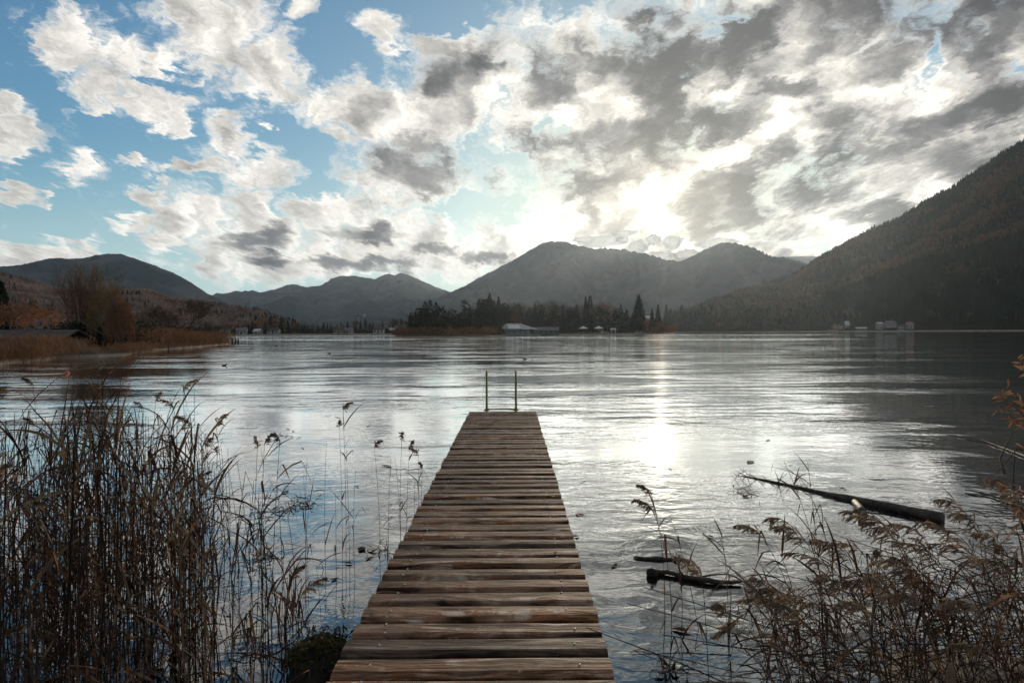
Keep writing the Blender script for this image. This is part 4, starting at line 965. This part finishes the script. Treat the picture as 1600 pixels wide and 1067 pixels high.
mb = MB(); mb.box((.0, -1.0, 15.6), (1.4, 1.2, 1.6)); mb.build('cab', m_win, e)
# ducks
m_duck = mottled('dark_duck_feathers', (.015, .013, .012), (.05, .04, .03), 12)
def duck(px, py, label, rz, s=1.0):
    p = onz(px, py); mb = MB()
    P = np.array([[-.20, 0, .10], [-.15, 0, .07], [-.05, 0, .055], [.06, 0, .06], [.13, 0, .09], [.165, 0, .15], [.18, 0, .20], [.205, 0, .215], [.235, 0, .21], [.28, 0, .195]])
    mb.tube(P, [.012, .05, .085, .085, .065, .038, .036, .042, .022, .008], 9); o = mb.build('duck', m_duck, smooth=True)
    o.location = (p[0], p[1], -.01); o.rotation_euler = (0, 0, rz); o.scale = (s, s, s)
    tag(o, label, 'duck', 'ducks on the lake')
duck(350, 572, 'dark duck swimming closest to the left bank reeds', .4, .7)
duck(432, 541, 'dark duck far out below the village shore, nearer the left bank', 2.6, .9)
duck(514, 553, 'dark duck between the left bank and the ladder', 0, .8)
duck(820, 562, 'dark duck swimming just beyond the pier ladder', 3.0, .7)
m_buoy = mottled('orange_red_buoy', (.50, .09, .05), (.60, .14, .07), 5, rough=.4)
p = onz(105, 583); mb = MB()
mb.tube([[0, 0, -.12], [0, 0, -.07], [0, 0, .02], [0, 0, .10], [0, 0, .15], [0, 0, .18]], [.03, .10, .14, .12, .06, .02], 12); o = mb.build('buoy', m_buoy, smooth=True); o.location = tuple(p); o.scale = (.7, .7, .7)
mb = MB(); mb.tube([[0, 0, .17], [0, 0, .25]], .015, 6); mb.build('eyelet', m_grey, o)
tag(o, 'small orange red buoy on dark water behind the left reeds', 'buoy')

# ------------------------------------------------------------------ driftwood
m_log = mottled('wet_dark_log_bark', (.014, .010, .008), (.055, .038, .028), 6, stretch=(1, 1, 1), rough=.6, c3=(.07, .05, .04), bump=.02)
m_cut = mottled('pale_cut_wood', (.22, .16, .11), (.36, .28, .20), 14)
a = onz(1152, 742, .0); b = onz(1466, 812, .0)
e = tag(empty('fallen_log', (a + b) / 2), 'long dark fallen trunk floating beside the right-hand reeds, thin twiggy end outwards', 'log')
o0 = (a + b) / 2
P = np.array([a + (b - a) * f + np.array([0, .06 * math.sin(f * 5), -.004 + .030 * f + .006 * math.sin(f * 9)]) for f in np.linspace(0, 1, 16)]) - o0
mb = MB(); mb.tube(P, np.interp(np.linspace(0, 1, 16), [0, .35, .52, .62, 1], [.007, .018, .030, .050, .062]) * (1 + .6 * .10 * np.sin(np.arange(16) * 2.3)), 12); mb.build('trunk', m_log, e, smooth=True)
g = np.random.default_rng(5)
for k in range(16):
    f = .02 + .5 * (k / 16) ** 1.2; c = P[int(f * 15)]; d = unit(np.array([g.normal(-.5, .4), g.normal(-.4, .8), abs(g.normal(.35, .3))])); L = g.uniform(.12, .40)
    mb = MB(); q = [c, c + d * L * .5 + g.normal(0, .01, 3), c + d * L + g.normal(0, .03, 3)]; mb.tube(q, [.006, .004, .002], 4)
    mb.tube([q[1], q[1] + unit(d + g.normal(0, .6, 3)) * L * .45], [.003, .0015], 3); mb.build('twig', m_log, e)
s0 = onz(1343, 788, .05) - o0; s1 = onz(1349, 803, .05) - o0
mb = MB(); mb.tube([s0 + [0, .1, 0], (s0 + s1) / 2, s1], [.034, .036, .040], 12); st = mb.build('branch_stub', m_log, e, smooth=True)
dv = unit(s1 - s0); mb = MB(); mb.tube([s1 + dv * .001, s1 + dv * .006], [.036, .034], 12); mb.build('cut_face', m_cut, st)
def drift(label, pts, rad, z=.012, name='driftwood', k=8, forks=()):
    W_ = [onz(x, y, z) for x, y in pts]; c = sum(W_) / len(W_); e = empty(name, c); tag(e, label, 'driftwood', 'driftwood by the right-hand reeds')
    P = np.array(W_) - c; n = 12; t = np.linspace(0, len(P) - 1, n); P2 = np.stack([np.interp(t, range(len(P)), P[:, i]) for i in range(3)], -1); P2[:, 2] += .004 * np.sin(t * 4)
    R_ = np.interp(t, np.linspace(0, len(P) - 1, len(rad)), rad) * (1 + .08 * np.sin(t * 7))
    mb = MB(); mb.tube(P2, R_, k); mb.build('stem', m_log, e, smooth=True)
    for (p, q, r) in forks:
        a_, b_ = onz(*p, z) - c, onz(*q, z + .05) - c; mb = MB(); mb.tube([a_, (a_ + b_) / 2 + [0, 0, .01], b_], [r, r * .8, r * .4], 6); mb.build('branch', m_log, e, smooth=True)
    return e
drift('gnarled driftwood root with a pale flared end, right of the pier', [(1018, 897), (1026, 893), (1045, 894), (1080, 903), (1120, 909), (1158, 909)], [.050, .032, .018, .021, .024, .018, .010], .02, forks=[((1085, 903), (1140, 896), .010), ((1068, 899), (1062, 893), .008)])
drift('small flat sliver of wood floating beyond the gnarled root', [(990, 870), (1004, 872), (1030, 873), (1050, 873), (1062, 879)], [.006, .016, .019, .014, .005], .008)
drift('thin grey stick lying on dark water under the orange-leaved shrub', [(1496, 680), (1540, 689), (1600, 712), (1640, 728)], [.008, .012, .014, .014], .02, forks=[((1560, 696), (1530, 686), .006)])
drift('slim bent stick crossing the bright water left of the shrub', [(1508, 765), (1540, 771), (1590, 786), (1640, 800)], [.007, .010, .012, .014], .02)

# ------------------------------------------------------------------ floating leaves and debris
m_leaf = mottled('sodden_brown_leaf', (.025, .016, .010), (.09, .05, .03), 30, trans=.2)
m_leafp = mottled('pale_pinkish_leaf', (.35, .20, .15), (.5, .32, .25), 30, trans=.3)
LV = [(565, 858, .05), (527, 652, .05), (575, 666, .03), (473, 700, .03), (446, 769, .05), (605, 728, .07), (558, 760, .03), (577, 872, .03), (1172, 722, .07), (905, 804, .045), (868, 690, .02), (1200, 688, .05), (1318, 763, .03), (1047, 733, .02), (910, 753, .03), (1033, 707, .03), (1064, 985, .05), (1235, 727, .02), (450, 670, .04), (458, 674, .04), (447, 682, .04), (456, 682, .03), (466, 684, .03), (436, 692, .04), (960, 884, .03), (1109, 838, .03), (900, 838, .03), (545, 880, .03), (523, 905, .03)]
LV.sort(key=lambda q: q[0])
for i, (px, py, s) in enumerate(LV):
    g = np.random.default_rng(100 + i); p = onz(px, py, .004); mb = MB(); n = 9; th = np.arange(n) * 2 * PI / n; r = s * (1 + .35 * g.random(n)) * (1 + .25 * np.cos(th * 5)); zc_ = .004 * np.sin(th * 2 + i) + .006
    mb.add(np.vstack([np.stack([r * np.cos(th), r * .6 * np.sin(th), zc_], -1), [[0, 0, .002]]]), None, [[k, (k + 1) % n, n] for k in range(n)])
    mb.tube([[s * .9, 0, .006], [s * 1.7, .01, .014]], .0015, 3)
    o = mb.build('floating_leaf', m_leafp if (px, py) == (905, 804) else m_leaf); o.location = tuple(p); o.rotation_euler = (0, 0, g.random() * 6.28)
    tag(o, 'pale pinkish leaf floating just right of the pier' if (px, py) == (905, 804) else f'curled brown leaf floating on the lake, {ordn(i)} from the left', 'leaf', 'leaves floating on the lake')

# mossy stump left of the pier foot
m_moss = mottled('black_mossy_stump', (.006, .006, .005), (.020, .018, .012), 9, bump=.02)
m_mossg = mottled('olive_moss_tufts', (.030, .028, .010), (.075, .060, .018), 20, trans=.2)
c = np.array([-1.03, 3.62, 0.0]); e = tag(empty('mossy_stump', c), 'black mossy stump against the left side of the pier foot', 'stump')
mb = MB(); mb.tube([[0, 0, -.9], [0, 0, -.1], [.01, 0, .14], [0, .01, .24], [0, .01, .29]], [.24, .21, .19, .165, .06], 14)
for v in mb.v: v += .05 * np.stack([fbm(v[:, 2] * 6, v[:, 1] * 6, 3, 1), fbm(v[:, 0] * 6, v[:, 2] * 6, 3, 2), fbm(v[:, 0] * 7, v[:, 1] * 7, 3, 3)], -1) * 2
mb.build('wood', m_moss, e, smooth=True)
g = np.random.default_rng(8); n = 900; a = g.random(n) * 6.28; r = .19 * g.random(n) ** .5; zz = .29 - .9 * r ** 2 * 3 + g.normal(0, .012, n)
cc = np.stack([r * np.cos(a), r * np.sin(a), zz], -1); d = unit(g.normal(0, 1, (n, 3)) + [0, 0, .8]); s_ = unit(np.cross(d, g.normal(0, 1, (n, 3))))
mb = MB(); mb.quads(cc, d * .016, s_ * .007); tag(mb.build('moss', m_mossg, e), kind='stuff')

sp_ = MB(); g = np.random.default_rng(18)
for k in range(46):
    a = g.random() * 6.28; r = .17 * g.random() ** .5; p = np.array([r * math.cos(a) + .03, r * math.sin(a), .27 - .2 * r])
    for j in range(4):
        d = unit(np.array([g.normal(0, .7), g.normal(0, .7), 1.0])); q = p + d * .02 * j; L = g.uniform(.03, .07); s1 = unit(np.cross(d, g.normal(0, 1, 3))); dd = unit(d + g.normal(0, .8, 3))
        sp_.ribbon([q, q + dd * L * .5, q + dd * L + [0, 0, -.01]], [.003, .014, .001], s1)
tag(sp_.build('leafy_tufts', m_mossg, e), kind='stuff')
# ------------------------------------------------------------------ reeds
m_stem = mottled('dark_reed_stem', (.012, .007, .006), (.042, .022, .016), 1.6, coords='World', rough=.7, trans=.15)
m_straw = mottled('straw_reed_stem', (.10, .066, .036), (.20, .135, .075), 2.0, coords='World', rough=.7, trans=.25)
m_blade = mottled('dry_reed_leaf', (.016, .009, .007), (.075, .040, .024), 2.5, coords='World', rough=.75, trans=.5, c3=(.22, .13, .07))
m_plume = mottled('brown_reed_plume', (.10, .068, .048), (.30, .215, .145), 6.0, coords='World', rough=.9, trans=.45)
RM = [m_stem, m_blade, m_straw, m_plume]
UP = np.array([0, 0, 1.0])
def stem_path(base, top, bow, n=9):
    base, top = np.array(base, float), np.array(top, float); t = np.linspace(0, 1, n)[:, None]
    return base + (top - base) * t + bow * (t * (1 - t) * 4)
def blade(mb, p, d, L, w, g, droop=1.0, kink=False, m=1, n=7):
    P = [p]; dd = unit(d); kk = g.integers(2, 5) if kink else 99
    for i in range(n - 1):
        dd = unit(dd + np.array([0, 0, -1]) * (.13 * droop) + (g.normal(0, .03, 3)))
        if i == kk: dd = unit(dd * .35 + np.array([g.normal(0, .3), g.normal(0, .3), -1]))
        P.append(P[-1] + dd * L / (n - 1))
    P = np.array(P); side = unit(np.cross(P[-1] - P[0], UP + g.normal(0, .5, 3)))
    tw = g.normal(0, .9); ax = unit(P[-1] - P[0]); t = np.linspace(0, tw, n)[:, None]
    S = side * np.cos(t) + np.cross(ax, side) * np.sin(t)
    wd = w * np.array([.55, .95, 1, .9, .7, .42, .05])[:n] if n == 7 else w * np.linspace(1, .1, n)
    mb.ribbon(P, wd, S, m=m)
def plume(mb, p, d, L, g, lean, m=3, dens=1.0, fluff=1.0):
    """nodding one-sided panicle: a curved rachis with hanging tufts of spikelets"""
    n = 9; P = [np.array(p, float)]; dd = unit(d)
    for i in range(n - 1):
        dd = unit(dd + lean * .20 + np.array([0, 0, -.10 * i / n * 2])); P.append(P[-1] + dd * L / (n - 1))
    P = np.array(P); mb.tube(P, np.linspace(.0022, .0007, n), 3, m=2, cap=False)
    nb_ = int(30 * dens)
    for b in range(nb_):
        f = (b + g.random()) / nb_; q = P[0] + 0; x = f * (n - 1) * .97; i = int(x); q = P[i] + (P[min(i + 1, n - 1)] - P[i]) * (x - i)
        tang = unit(P[min(i + 1, n - 1)] - P[max(i - 1, 0)])
        l = L * (.34 * (1 - f) ** .7 + .10) * g.uniform(.65, 1.25) * fluff
        dr = unit(tang * .75 + lean * g.uniform(.0, .9) + g.normal(0, .34, 3)); k = 5; B = [q]
        for j in range(k - 1):
            dr = unit(dr + np.array([0, 0, -.22])); B.append(B[-1] + dr * l / (k - 1))
        B = np.array(B); s = unit(np.cross(dr, g.normal(0, 1, 3))); mb.ribbon(B, [.0012, .006, .009, .0065, .001], s, m=m)
        mm = 7; ff = g.uniform(.2, 1, mm) * (k - 1.001); ii = ff.astype(int); c = B[ii] + (B[np.minimum(ii + 1, k - 1)] - B[ii]) * (ff - ii)[:, None] + g.normal(0, .003, (mm, 3))
        dq = unit(dr + g.normal(0, .45, (mm, 3)) + [0, 0, -.3]); sq = unit(np.cross(dq, g.normal(0, 1, (mm, 3)))); mb.quads(c, dq * .009, sq * .0022, m=m)

def reed_geo(base, top, g, bow=None, r=.0032, nl=5, Ll=.42, head=None, lean=None, straw=False, broken=False):
    """returns three mesh builders: stem, leaves, seed head (or None)"""
    base, top = np.array(base, float), np.array(top, float); Lr = np.linalg.norm(top - base)
    bow = g.normal(0, .03 * Lr, 3) if bow is None else bow
    P = stem_path(base, top, bow); ms, ml, mp = MB(), MB(), None
    lean = unit(np.array([g.normal(0, 1), g.normal(0, .6), 0])) if lean is None else unit(lean)
    if broken:
        P = np.vstack([P, P[-1] + unit(lean + [0, 0, g.uniform(-.9, .3)]) * g.uniform(.15, .5)])
    ms.tube(P, np.linspace(r, r * .45, len(P)), 5, m=0)
    for k in range(len(P) - 1):                      # nodes
        if k % 2: ms.tube([P[k] - UP * .004, P[k] + UP * .004], r * 1.35, 5, m=0)
    for j in range(nl):
        f = g.uniform(.22, .97); x = f * 8; i = min(int(x), 7); p = P[i] + (P[i + 1] - P[i]) * (x - i); tang = unit(P[i + 1] - P[i])
        az = g.random() * 2 * PI; od = np.array([math.cos(az), math.sin(az), 0]) * g.uniform(.15, .75) + lean * .15
        blade(ml, p, tang + od, Ll * g.uniform(.45, 1.15), g.uniform(.006, .013), g, g.uniform(.4, 2.2), g.random() < .35)
    if head: mp = MB(); plume(mp, P[-1], unit(P[-1] - P[-2]), head, g, lean)
    return ms, ml, mp
def merge(dst, src, m):
    if src is None: return
    for v in src.v: dst.v.append(v)
    for q in src.q: dst.q.append(q + dst.n); dst.qm.append(np.full(len(q), m))
    for t in src.t: dst.t.append(t + dst.n); dst.tm.append(np.full(len(t), m))
    dst.n += src.n

def reed_thing(px0, py0, Y, ptop, g, label, cat='reed', group=None, head=None, z0=None, **kw):
    base = at(px0, py0, Y) if z0 is None else np.array([at(px0, 518, Y)[0], Y, z0])
    top = at(ptop[0], ptop[1], ptop[2] if len(ptop) > 2 else Y)
    base[2] = min(base[2], -.05) if z0 is None else z0
    sh = lambda m_: [v.__isub__(base) for v in m_.v]
    s, l, p = reed_geo(base, top, g, head=head, **kw)
    e = tag(empty('reed', base), label, cat, group)
    sh(s); s.build('stem', m_straw if kw.get('straw') else m_stem, e, smooth=True)
    if l.v: sh(l); l.build('leaves', m_blade, e)
    if p: sh(p); p.build('seed_head', [m_stem, m_blade, m_straw, m_plume], e)
    return e

# --- dense reed bed left of the pier (mass)
def top_left(px): return np.interp(px, [-200, 0, 60, 150, 220, 270, 300, 340, 400, 440, 470, 520], [600, 622, 628, 612, 620, 606, 640, 690, 720, 810, 900, 960])
g = np.random.default_rng(21); mass = MB(); NL = 380
for i in range(NL):
    Y = g.uniform(2.7, 6.8)
    px = g.uniform(-160, 330) if g.random() < .86 else g.uniform(300, 480)
    pyt = top_left(px) + 8 + g.exponential(70) + (6.8 - Y) * 6
    if pyt > 980: continue
    lean_px = g.normal(0, 9) + 4; base = np.array([at(px - lean_px, 518, Y)[0], Y + g.normal(0, .1), -.25]); top = at(px + lean_px, pyt, Y + g.normal(0, .2))
    s, l, p = reed_geo(base, top, g, nl=int(g.integers(2, 6)), Ll=.30, r=g.uniform(.0020, .0042), bow=g.normal(0, .022, 3), broken=g.random() < .25, straw=False, head=(g.uniform(.10, .16) if g.random() < .05 else None))
    merge(mass, s, 2 if g.random() < .14 else 0); merge(mass, l, 1); merge(mass, p, 3)
# broad, heavily collapsed clumps of leaf that read as dark vertical masses
for (px, w, yt) in ((25, 34, 640), (75, 26, 660), (100, 18, 640), (150, 22, 625), (155, 14, 600), (190, 22, 660), (235, 26, 680), (262, 14, 650), (300, 18, 700), (10, 40, 720), (120, 40, 740), (215, 40, 770), (60, 60, 800), (280, 30, 820), (170, 60, 850)):
    for k in range(6):
        Y = g.uniform(3.3, 5.2); q = px + g.normal(0, w * .4); pt = yt + g.exponential(30)
        base = np.array([at(q + g.normal(0, 4), 518, Y)[0], Y, -.2]); top = at(q + g.normal(4, 6), pt, Y)
        s, l, p = reed_geo(base, top, g, nl=9, Ll=.55, r=.0035); merge(mass, s, 0); merge(mass, l, 1)
for i in range(150):
    px = g.uniform(-100, 340); Y = g.uniform(2.9, 5.0); p = at(px, g.uniform(700, 960), Y)
    blade(mass, p, np.array([g.normal(0, .5), g.normal(0, .5), 1.0]), g.uniform(.25, .5), g.uniform(.010, .022), g, g.uniform(.8, 2.4), g.random() < .5, m=2 if g.random() < .55 else 1)
# low tangle of leaf litter at the waterline
for i in range(520):
    px = g.uniform(-200, 330) if g.random() < .85 else g.uniform(330, 470); Y = g.uniform(2.6, 4.6); z = g.uniform(-.02, .62) * (1 - max(0, (px - 250) / 300)); p = np.array([at(px, 518, Y)[0], Y, z])
    blade(mass, p, np.array([g.normal(0, .6), g.normal(0, .6), g.uniform(.0, 1.6)]), g.uniform(.15, .55), g.uniform(.005, .013), g, g.uniform(.3, 2.0), g.random() < .4)
mass.v = [np.asarray(v) for v in mass.v]
tag(mass.build('reed_bed', RM), 'dense dark tangle of dry reeds filling the left foreground', 'reeds', kind='stuff')

# --- single reeds standing clear of the mass, left side: (base px, Y, top px, top py, head, leaves)
SL = [(306, 6.0, 303, 577, .0, 5), (298, 5.6, 286, 612, .16, 5), (255, 5.8, 272, 640, .15, 4), (342, 5.0, 338, 668, .14, 5), (352, 5.2, 356, 700, .0, 5), (150, 6.5, 152, 588, .13, 4), (70, 6.2, 52, 602, .12, 3), (385, 4.6, 402, 702, .13, 7), (410, 4.5, 413, 696, .12, 6), (395, 4.8, 371, 722, .0, 4),
      (240, 5.4, 243, 628, .12, 5), (205, 5.8, 196, 640, .0, 4), (330, 4.4, 322, 700, .12, 5), (362, 4.2, 352, 740, .0, 6), (440, 4.4, 404, 792, .0, 3), (430, 4.0, 433, 760, .0, 4), (455, 4.6, 448, 800, .0, 3), (420, 4.3, 437, 690, .10, 3),
      (482, 5.4, 480, 715, .0, 2), (486, 5.2, 490, 745, .0, 3), (479, 5.0, 474, 742, .0, 2), (510, 5.5, 510, 690, .0, 4), (537, 5.6, 536, 642, .12, 5), (532, 5.5, 530, 668, .10, 3), (545, 5.4, 541, 702, .0, 3), (522, 5.2, 524, 770, .0, 3), (560, 5.3, 556, 730, .0, 2),
      (588, 5.6, 585, 700, .10, 4), (611, 5.6, 611, 714, .0, 1), (617, 5.6, 617, 716, .0, 1), (632, 5.8, 628, 688, .13, 5), (636, 5.7, 640, 700, .11, 4), (650, 6.0, 654, 712, .12, 4), (657, 6.1, 660, 730, .08, 3), (645, 5.9, 648, 745, .0, 3), (604, 5.3, 606, 840, .0, 2), (470, 4.2, 462, 905, .0, 3), (452, 4.0, 456, 930, .0, 3), (500, 4.6, 494, 880, .0, 3)]
SL.sort(key=lambda q: -q[0])
for i, (bx_, Y, tx, ty, hd, nl) in enumerate(SL):
    g = np.random.default_rng(300 + i); desc = 'plumed reed' if hd else 'thin bare-topped reed'
    place = 'in shallow water left of the pier' if bx_ > 440 else 'in the left reed bed'
    reed_thing(bx_, 518, Y, (tx, ty), g, f'{desc} {place}, {ordn(i)} from the pier', group='single reeds left of the pier', head=hd or None, z0=-.4, nl=nl, Ll=.26 if bx_ > 470 else .36, r=.0022 if bx_ > 470 else .003, bow=g.normal(0, .025, 3))

# floating raft of broken reed leaves
def raft(px, py, w, n, label, seed):
    g = np.random.default_rng(seed); c = onz(px, py, 0); mb = MB(); W_ = w / F * c[1]
    for k in range(n):
        p = np.array([g.normal(0, W_ * .33), g.normal(0, W_ * .55), g.uniform(0, .03)]); blade(mb, p, np.array([g.normal(0, 1), g.normal(0, .8), g.uniform(-.1, .7)]), g.uniform(.06, .22), g.uniform(.006, .012), g, .9, g.random() < .5, m=0)
    o = mb.build('reed_raft', m_blade); o.location = tuple(c); tag(o, label, 'reed raft', 'floating rafts of broken reed', 'stuff')
raft(457, 792, 60, 110, 'dark floating raft of broken reed leaves left of the pier', 1)
raft(420, 870, 34, 45, 'smaller floating clump of reed leaves nearer the dense reed bed', 2)
raft(590, 862, 22, 20, 'little knot of reed leaves touching the left side of the pier', 3)
raft(1165, 770, 30, 30, 'twiggy litter round the thin end of the fallen log', 4)
raft(1050, 1050, 30, 36, 'dark litter in the shallows right of the pier foot', 5)

# --- right-hand reeds: mass
g = np.random.default_rng(41); mass = MB(); LEFT = np.array([-1.0, -.25, 0])
def top_right(px): return np.interp(px, [1000, 1080, 1130, 1180, 1250, 1330, 1420, 1500, 1560, 1640, 1900], [1010, 985, 960, 900, 880, 850, 850, 860, 850, 800, 760])
for i in range(150):
    Y = g.uniform(2.5, 4.6); px = g.uniform(1170, 1850); pyt = top_right(px) + 15 + g.exponential(60)
    if pyt > 1050: continue
    L_ = g.normal(70, 55); base = np.array([at(px + L_ * .8, 518, Y)[0], Y + g.normal(0, .15), -.1]); top = at(px, pyt, Y + g.normal(0, .35))
    s, l, p = reed_geo(base, top, g, nl=int(g.integers(3, 8)), Ll=.36, r=g.uniform(.0018, .0032), lean=LEFT + g.normal(0, .3, 3) * [1, 1, 0], broken=g.random() < .25, head=(g.uniform(.14, .22) if g.random() < .10 else None))
    merge(mass, s, 2 if g.random() < .25 else 0); merge(mass, l, 1); merge(mass, p, 3)
for i in range(1050):
    px = 1165 + 700 * g.random() ** .8; Y = g.uniform(2.4, 4.3); z = g.uniform(.0, .50) * min(1, (px - 1080) / 220); p = np.array([at(px, 518, Y)[0], Y, z])
    blade(mass, p, np.array([g.normal(-.3, .8), g.normal(0, .7), g.uniform(-.1, 1.2)]), g.uniform(.12, .50), g.uniform(.004, .011), g, g.uniform(.2, 2.0), g.random() < .45)
for i in range(150):     # fallen stalks criss-crossing
    px = 1080 + 640 * g.random() ** .75; Y = g.uniform(2.7, 4.0); z = g.uniform(.02, .5); p = np.array([at(px, 518, Y)[0], Y, z]); az = g.normal(0, .7) + (PI if g.random() < .5 else 0); d = np.array([math.cos(az), math.sin(az) * .6, g.normal(.15, .3)]); L = g.uniform(.3, .9)
    mass.tube([p, p + d * L * .5 + [0, 0, .01], p + d * L], [.0028, .0026, .002], 4, m=2 if g.random() < .45 else 0)
tag(mass.build('reed_bed', RM), 'tangled mass of leaning plumed reeds filling the right foreground', 'reeds', kind='stuff')

# single reeds, right side: (base px, Y, top px, top py, head, leaves, straw)
SR = [(1031, 3.9, 1022, 800, .10, 3, 0), (1028, 4.2, 1019, 775, .08, 2, 0), (1100, 4.4, 1045, 802, .0, 2, 0), (1052, 4.3, 1052, 850, .0, 2, 0), (1124, 4.4, 1116, 814, .0, 1, 0), (1131, 4.2, 1127, 832, .0, 1, 0), (1240, 3.5, 1190, 838, .12, 5, 0), (1252, 3.8, 1212, 850, .0, 4, 1),
      (1290, 4.0, 1225, 720, .0, 6, 0), (1300, 3.9, 1246, 738, .0, 7, 0), (1290, 3.7, 1262, 722, .0, 5, 0), (1330, 3.6, 1247, 838, .19, 5, 1), (1340, 3.4, 1262, 850, .16, 5, 0), (1380, 3.5, 1330, 878, .17, 5, 1), (1400, 3.3, 1316, 905, .20, 5, 0), (1360, 3.1, 1282, 950, .20, 5, 0), (1330, 2.9, 1248, 945, .17, 4, 0),
      (1470, 3.6, 1385, 826, .18, 5, 1), (1480, 3.5, 1398, 838, .20, 6, 0), (1465, 3.3, 1420, 856, .22, 6, 1), (1500, 3.4, 1452, 858, .20, 5, 1), (1520, 3.2, 1472, 885, .18, 6, 0), (1495, 3.0, 1430, 900, .20, 6, 1), (1440, 3.0, 1390, 930, .18, 6, 0), (1560, 3.6, 1512, 806, .16, 5, 1), (1570, 3.5, 1530, 830, .18, 5, 0), (1585, 3.3, 1520, 862, .20, 5, 1), (1600, 3.1, 1545, 900, .20, 6, 0),
      (1640, 3.2, 1575, 870, .19, 5, 1), (1660, 3.0, 1590, 905, .20, 5, 0), (1690, 3.4, 1606, 800, .17, 5, 0), (1650, 3.6, 1588, 775, .16, 5, 1), (1210, 3.2, 1172, 905, .0, 4, 1), (1188, 3.3, 1146, 885, .0, 3, 1), (1240, 3.0, 1205, 935, .14, 5, 0), (1180, 3.0, 1180, 960, .0, 4, 1), (1290, 2.8, 1262, 985, .16, 5, 1), (1420, 2.7, 1368, 975, .18, 5, 0), (1500, 2.7, 1455, 960, .18, 6, 1), (1580, 2.7, 1540, 965, .18, 6, 0),
      (1360, 4.2, 1300, 855, .14, 4, 0), (1430, 4.2, 1345, 860, .15, 4, 1), (1110, 3.1, 1098, 905, .12, 4, 0), (1150, 2.9, 1135, 960, .10, 4, 1)]
SR.sort(key=lambda q: q[2])
for i, (bx_, Y, tx, ty, hd, nl, st) in enumerate(SR):
    g = np.random.default_rng(500 + i); desc = ('straw-coloured' if st else 'dark') + (' nodding plumed reed' if hd else ' thin reed')
    reed_thing(bx_, 518, Y, (tx, ty), g, f'{desc} right of the pier, {ordn(i)} from it', group='single reeds right of the pier', head=(hd * 1.5) or None, z0=-.3 if bx_ < 1200 else 0.0, nl=nl + 2, Ll=.30, r=.0026, bow=np.array([g.uniform(0, .08), g.normal(0, .04), g.uniform(.02, .10)]), lean=LEFT + g.normal(0, .25, 3) * [1, 1, 0], straw=bool(st))
# thick pale broken stalk at the bottom edge
mb = MB(); p = at(1487, 1075, 2.35); mb.tube([[0, 0, -.4], [0, 0, -.05], [-.002, 0, .06], [-.003, 0, .085]], [.014, .015, .013, .006], 8); o = mb.build('reed_stub', m_straw, smooth=True); o.location = tuple(p); tag(o, 'thick pale broken stalk at the bottom edge among the right-hand reeds', 'reed stub')

# --- orange-leaved shrub reaching in from the right
m_aut = mottled('orange_pink_willow_leaf', (.17, .075, .045), (.34, .18, .11), 9, trans=.45, c3=(.40, .26, .08), coords='World')
g = np.random.default_rng(77); e = tag(empty('autumn_shrub', (3.25, 3.7, .2)), 'orange-leaved shrub reaching in over the dark water at the right edge', 'shrub')
o0 = np.array([3.25, 3.7, .2]); bs = MB(); lf = MB()
for (px, py, Y) in ((1558, 640, 3.6), (1562, 618, 3.7), (1572, 600, 3.8), (1590, 560, 3.9), (1600, 640, 3.5), (1610, 600, 3.4), (1568, 760, 3.4), (1585, 790, 3.3), (1620, 680, 3.4), (1640, 560, 3.6), (1660, 620, 3.7), (1600, 700, 3.5), (1597, 575, 3.7), (1580, 655, 3.6)):
    t_ = at(px, py, Y) - o0; P = stem_path([g.normal(0, .06), g.normal(0, .06), -.2], t_, np.array([.12, 0, .16]) + g.normal(0, .04, 3), 11); bs.tube(P, np.linspace(.009, .0018, 11), 5)
    for k in range(36):
        f = g.uniform(.74, 1.0); x = f * 10; i = min(int(x), 9); q = P[i] + (P[i + 1] - P[i]) * (x - i); d = unit(unit(P[-1] - P[-3]) * .6 + g.normal(0, .6, 3) + [-.25, 0, -.15]); L = g.uniform(.035, .075)
        s = unit(np.cross(d, g.normal(0, 1, 3))); lf.ribbon([q, q + d * L * .33, q + d * L * .7 + [0, 0, -.003], q + d * L + [0, 0, -.008]], [.002, .011, .009, .001], s)
for (a_, b_, c_) in (((1640, 720), (1590, 700), (1558, 738)), ((1600, 830), (1583, 760), (1586, 700)), ((1570, 740), (1562, 716), (1590, 660))):
    P = np.array([at(*a_, 3.6), at(*b_, 3.7), at(*c_, 3.8)]) - o0; t = np.linspace(0, 2, 7); P = np.stack([np.interp(t, [0, 1, 2], P[:, i]) for i in range(3)], -1); bs.tube(P, np.linspace(.006, .002, 7), 4)
bs.build('branches', m_bark, e, smooth=True); lf.build('leaves', m_aut, e)

# underwater weed on the right, seen through the surface
m_weed = mottled('dark_green_waterweed', (.020, .040, .022), (.055, .080, .040), 4, coords='World', trans=.2)
g = np.random.default_rng(55); mb = MB()
for i in range(700):
    x = g.normal(1.25, .32); y = g.normal(3.85, .38); p = np.array([x, y, -.42 + .1 * g.random()]); az = g.normal(2.6, .6); d = np.array([math.cos(az), math.sin(az) * .6, g.uniform(.1, .8)])
    blade(mb, p, d, g.uniform(.25, .6), g.uniform(.006, .014), g, .8, False, m=0)
tag(mb.build('waterweed', m_weed), 'dark green weed growing under the surface right of the pier', 'waterweed', kind='stuff')
